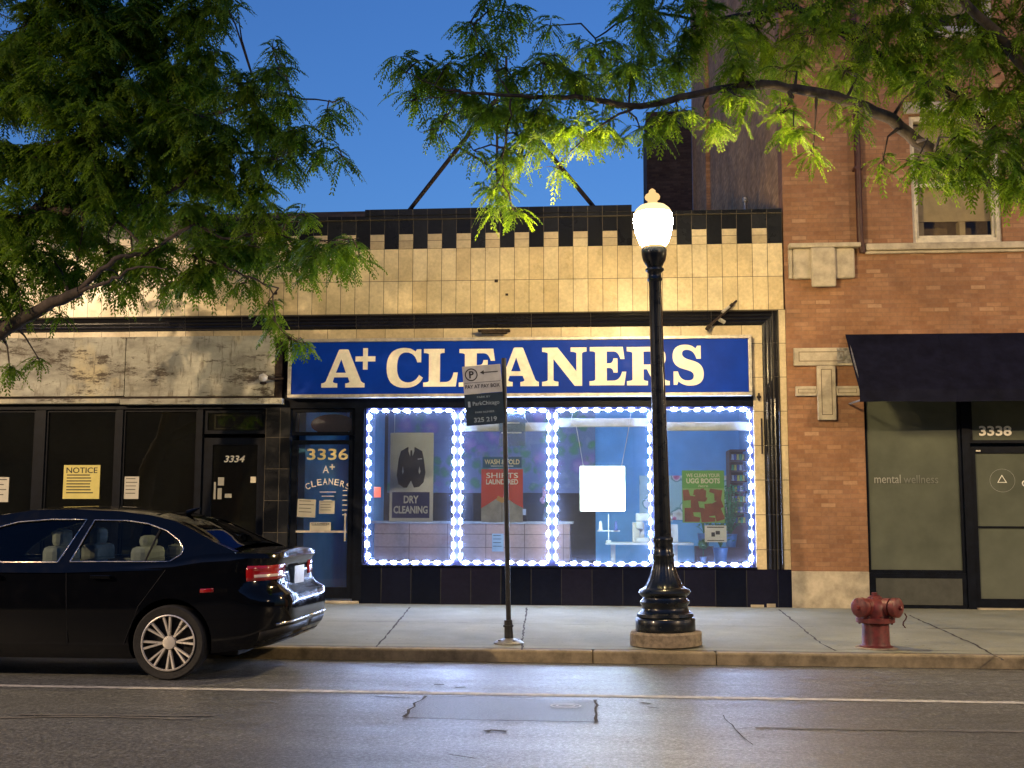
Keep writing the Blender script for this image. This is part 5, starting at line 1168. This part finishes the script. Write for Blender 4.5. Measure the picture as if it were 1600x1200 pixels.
# right tree: trunk beyond the right edge
def pp(px, py, Y): return at(px, py, Y)
Rr = (5.3, 12.3, .08)
limbsR = [([(5.3, 12.3, .05), (5.25, 12.3, 1.5), (5.3, 12.3, 3.0), pp(1655, 330, 12.3)], .16, .13),
          ([pp(1655, 330, 12.3), pp(1560, 290, 12.3), pp(1460, 240, 12.3), pp(1380, 180, 12.2), pp(1290, 148, 12.1), pp(1200, 133, 12), pp(1120, 140, 11.9), pp(1000, 165, 11.8), pp(900, 152, 11.7), pp(800, 150, 11.6), pp(700, 142, 11.6)], .085, .012),
          ([pp(1655, 330, 12.3), pp(1600, 255, 12.6), pp(1530, 190, 12.8), pp(1480, 145, 12.9), pp(1420, 118, 13), pp(1330, 60, 13), pp(1240, 10, 13), pp(1150, -60, 13)], .11, .03),
          ([pp(1655, 330, 12.3), pp(1640, 150, 12.3), pp(1600, -100, 12.2), pp(1560, -300, 12)], .12, .04),
          ([pp(1640, 150, 12.3), pp(1500, 0, 11.5), pp(1350, -90, 11.3), pp(1100, -120, 11.2)], .06, .015),
          ([pp(1240, 10, 13), pp(1180, 20, 12.8), pp(1090, 30, 12.6), pp(1000, 20, 12.5), pp(930, 60, 12.4)], .028, .008),
          ([pp(1000, 165, 11.8), pp(930, 200, 11.8), pp(880, 250, 11.8)], .016, .005), ([pp(800, 150, 11.6), pp(790, 220, 11.7), pp(785, 290, 11.7)], .012, .004),
          ([pp(700, 142, 11.6), pp(650, 120, 11.6), pp(612, 98, 11.6)], .009, .003), ([pp(720, 142, 11.6), pp(670, 155, 11.6), pp(628, 160, 11.6)], .007, .003), ([pp(720, 145, 11.6), pp(690, 195, 11.6), pp(655, 206, 11.6)], .006, .003), ([pp(800, 150, 11.6), pp(760, 90, 11.6), pp(735, 35, 11.6)], .010, .004)]
bR = [(1180,40,75,12.8),(1270,50,80,13),(1350,40,85,12.6),(1440,60,90,12.3),(1530,60,90,12.2),(1580,150,80,12.3),(1500,150,60,12.8),(1390,110,55,13),(1320,110,55,12.6),(1230,110,45,12.2),(1160,100,45),(1090,40,60,12.6),(1000,40,60,12.4),(930,70,45,12.3),(1060,100,45,12.3),(990,110,50),(900,120,50),(850,100,45),(1060,175,38),(1110,195,28),(1000,200,25),(940,200,45),(895,205,40),(840,170,50),(800,120,45),(760,170,45),(720,150,45),(680,130,40),(655,95,36),(735,40,30),(800,20,35),(770,90,40),(860,40,20),(820,220,45),(780,250,38),(770,300,32),(800,325,16),(870,262,16),(740,235,22),(690,190,28),(700,100,36),(650,150,20),(1240,205,26),(1270,240,20),(1220,180,26),(1430,255,35),(1500,260,50),(1560,235,55),(1590,290,40),(1380,250,18),(1600,200,60),(1490,215,35),(1450,130,45),(1340,175,22),(1150,150,30),
      (1200,-60,90),(1350,-70,100),(1500,-60,110),(1650,50,120),(1700,200,110),(1050,-50,70),(1000,-20,40),(1620,-50,110),(780,-10,26),(1290,10,50,12.2),(1400,0,60,12)]
tree('honey locust tree whose limbs arch in from the right over the lamp', Rr, limbsR, bl(bR, 11.8, .25), 900, lambda c: .72 if c.x > 1.9 and c.z > 5.6 else 1.25, leaf_right)
Lr = (-8.6, 12.4, .08)
limbsL = [([(-8.6, 12.4, .05), (-8.55, 12.4, 1.3), (-8.45, 12.4, 2.2), (-8.2, 12.4, 2.7)], .17, .15),
          ([(-8.2, 12.4, 2.7), pp(-60, 545, 12.2), pp(0, 518, 12.2), pp(60, 484, 12.1), pp(125, 455, 12)], .11, .055),
          ([pp(122, 456, 12), pp(180, 405, 11.9), pp(240, 392, 12.0), pp(300, 352, 12.1), pp(350, 372, 12.2), pp(420, 362, 12.3), pp(480, 378, 12.3), pp(560, 372, 12.2)], .032, .004),
          ([pp(122, 456, 12), pp(170, 440, 11.7), pp(215, 418, 11.5), pp(262, 420, 11.4)], .024, .005),
          ([(-8.2, 12.4, 2.7), pp(-60, 420, 12.6), pp(60, 330, 12.6), pp(130, 200, 12.8), pp(200, 80, 13), pp(260, -60, 13)], .12, .03),
          ([(-8.2, 12.4, 2.7), pp(-80, 200, 12.4), pp(-60, -50, 12.4), pp(0, -200, 12.4)], .13, .05),
          ([pp(130, 200, 12.8), pp(230, 190, 12.7), pp(330, 180, 12.6), pp(420, 150, 12.5), pp(520, 160, 12.4)], .04, .006),
          ([pp(60, 330, 12.6), pp(170, 330, 12.5), pp(280, 290, 12.4), pp(340, 240, 12.4), pp(400, 240, 12.4), pp(500, 240, 12.4)], .05, .006),
          ([pp(300, 400, 11.9), pp(360, 420, 11.9), pp(420, 450, 11.9), pp(435, 510, 11.9), pp(470, 535, 11.9)], .014, .004),
          ([pp(170, 330, 12.5), pp(220, 380, 12.1), pp(250, 400, 12)], .02, .006)]
bL = [(40,40,90),(130,30,90),(220,40,85),(300,30,60),(320,90,50),(260,120,80),(170,130,90),(60,140,90),(40,240,95),(140,230,90),(230,210,80),(310,180,65),(370,130,45),(430,110,36),(425,75,20),(450,150,40),(400,180,60),(460,205,38),(510,175,24),(540,160,12),(500,235,26),(535,245,14),(370,235,60),(430,250,40),(300,260,70),(210,300,75),(110,320,85),(30,340,80),(290,330,50),(350,300,40),(400,300,28),(420,330,34),(470,335,20),(340,360,45),(400,385,42),(460,385,40),(520,382,36),(545,378,28),(562,400,14),(430,360,34),(490,400,26),(370,395,38),(330,390,45),(540,405,18),(210,420,36),(120,415,45),(300,425,30),(440,415,20),(250,390,45),(170,400,50),(80,400,55),(20,430,45),(320,420,36),(390,440,24),(420,470,18),(430,500,18),(455,530,16),(475,535,10),(270,440,26),(200,445,24),(120,450,20),(30,480,22),(15,575,14),(60,560,8),(330,10,40),(90,490,12),
      (100,150,90,13.6),(220,150,90,13.8),(60,260,90,13.6),(160,280,90,13.7),(280,220,80,13.7),(330,150,60,13.5),(150,50,90,13.8),(40,90,90,13.6),(250,70,70,13.6),(120,360,60,13.3),(330,280,50,13.4),(230,340,60,13.2),
      (-80,100,130),(-80,300,120),(-60,420,80),(60,-60,110),(220,-60,100),(-80,-60,120),(330,-40,40),(-50,530,40),(370,10,16)]
tree('dense honey locust tree filling the upper left above the dark shop', Lr, limbsL, bl(bL, 12.3, .4), 1400, None, leaf_left)
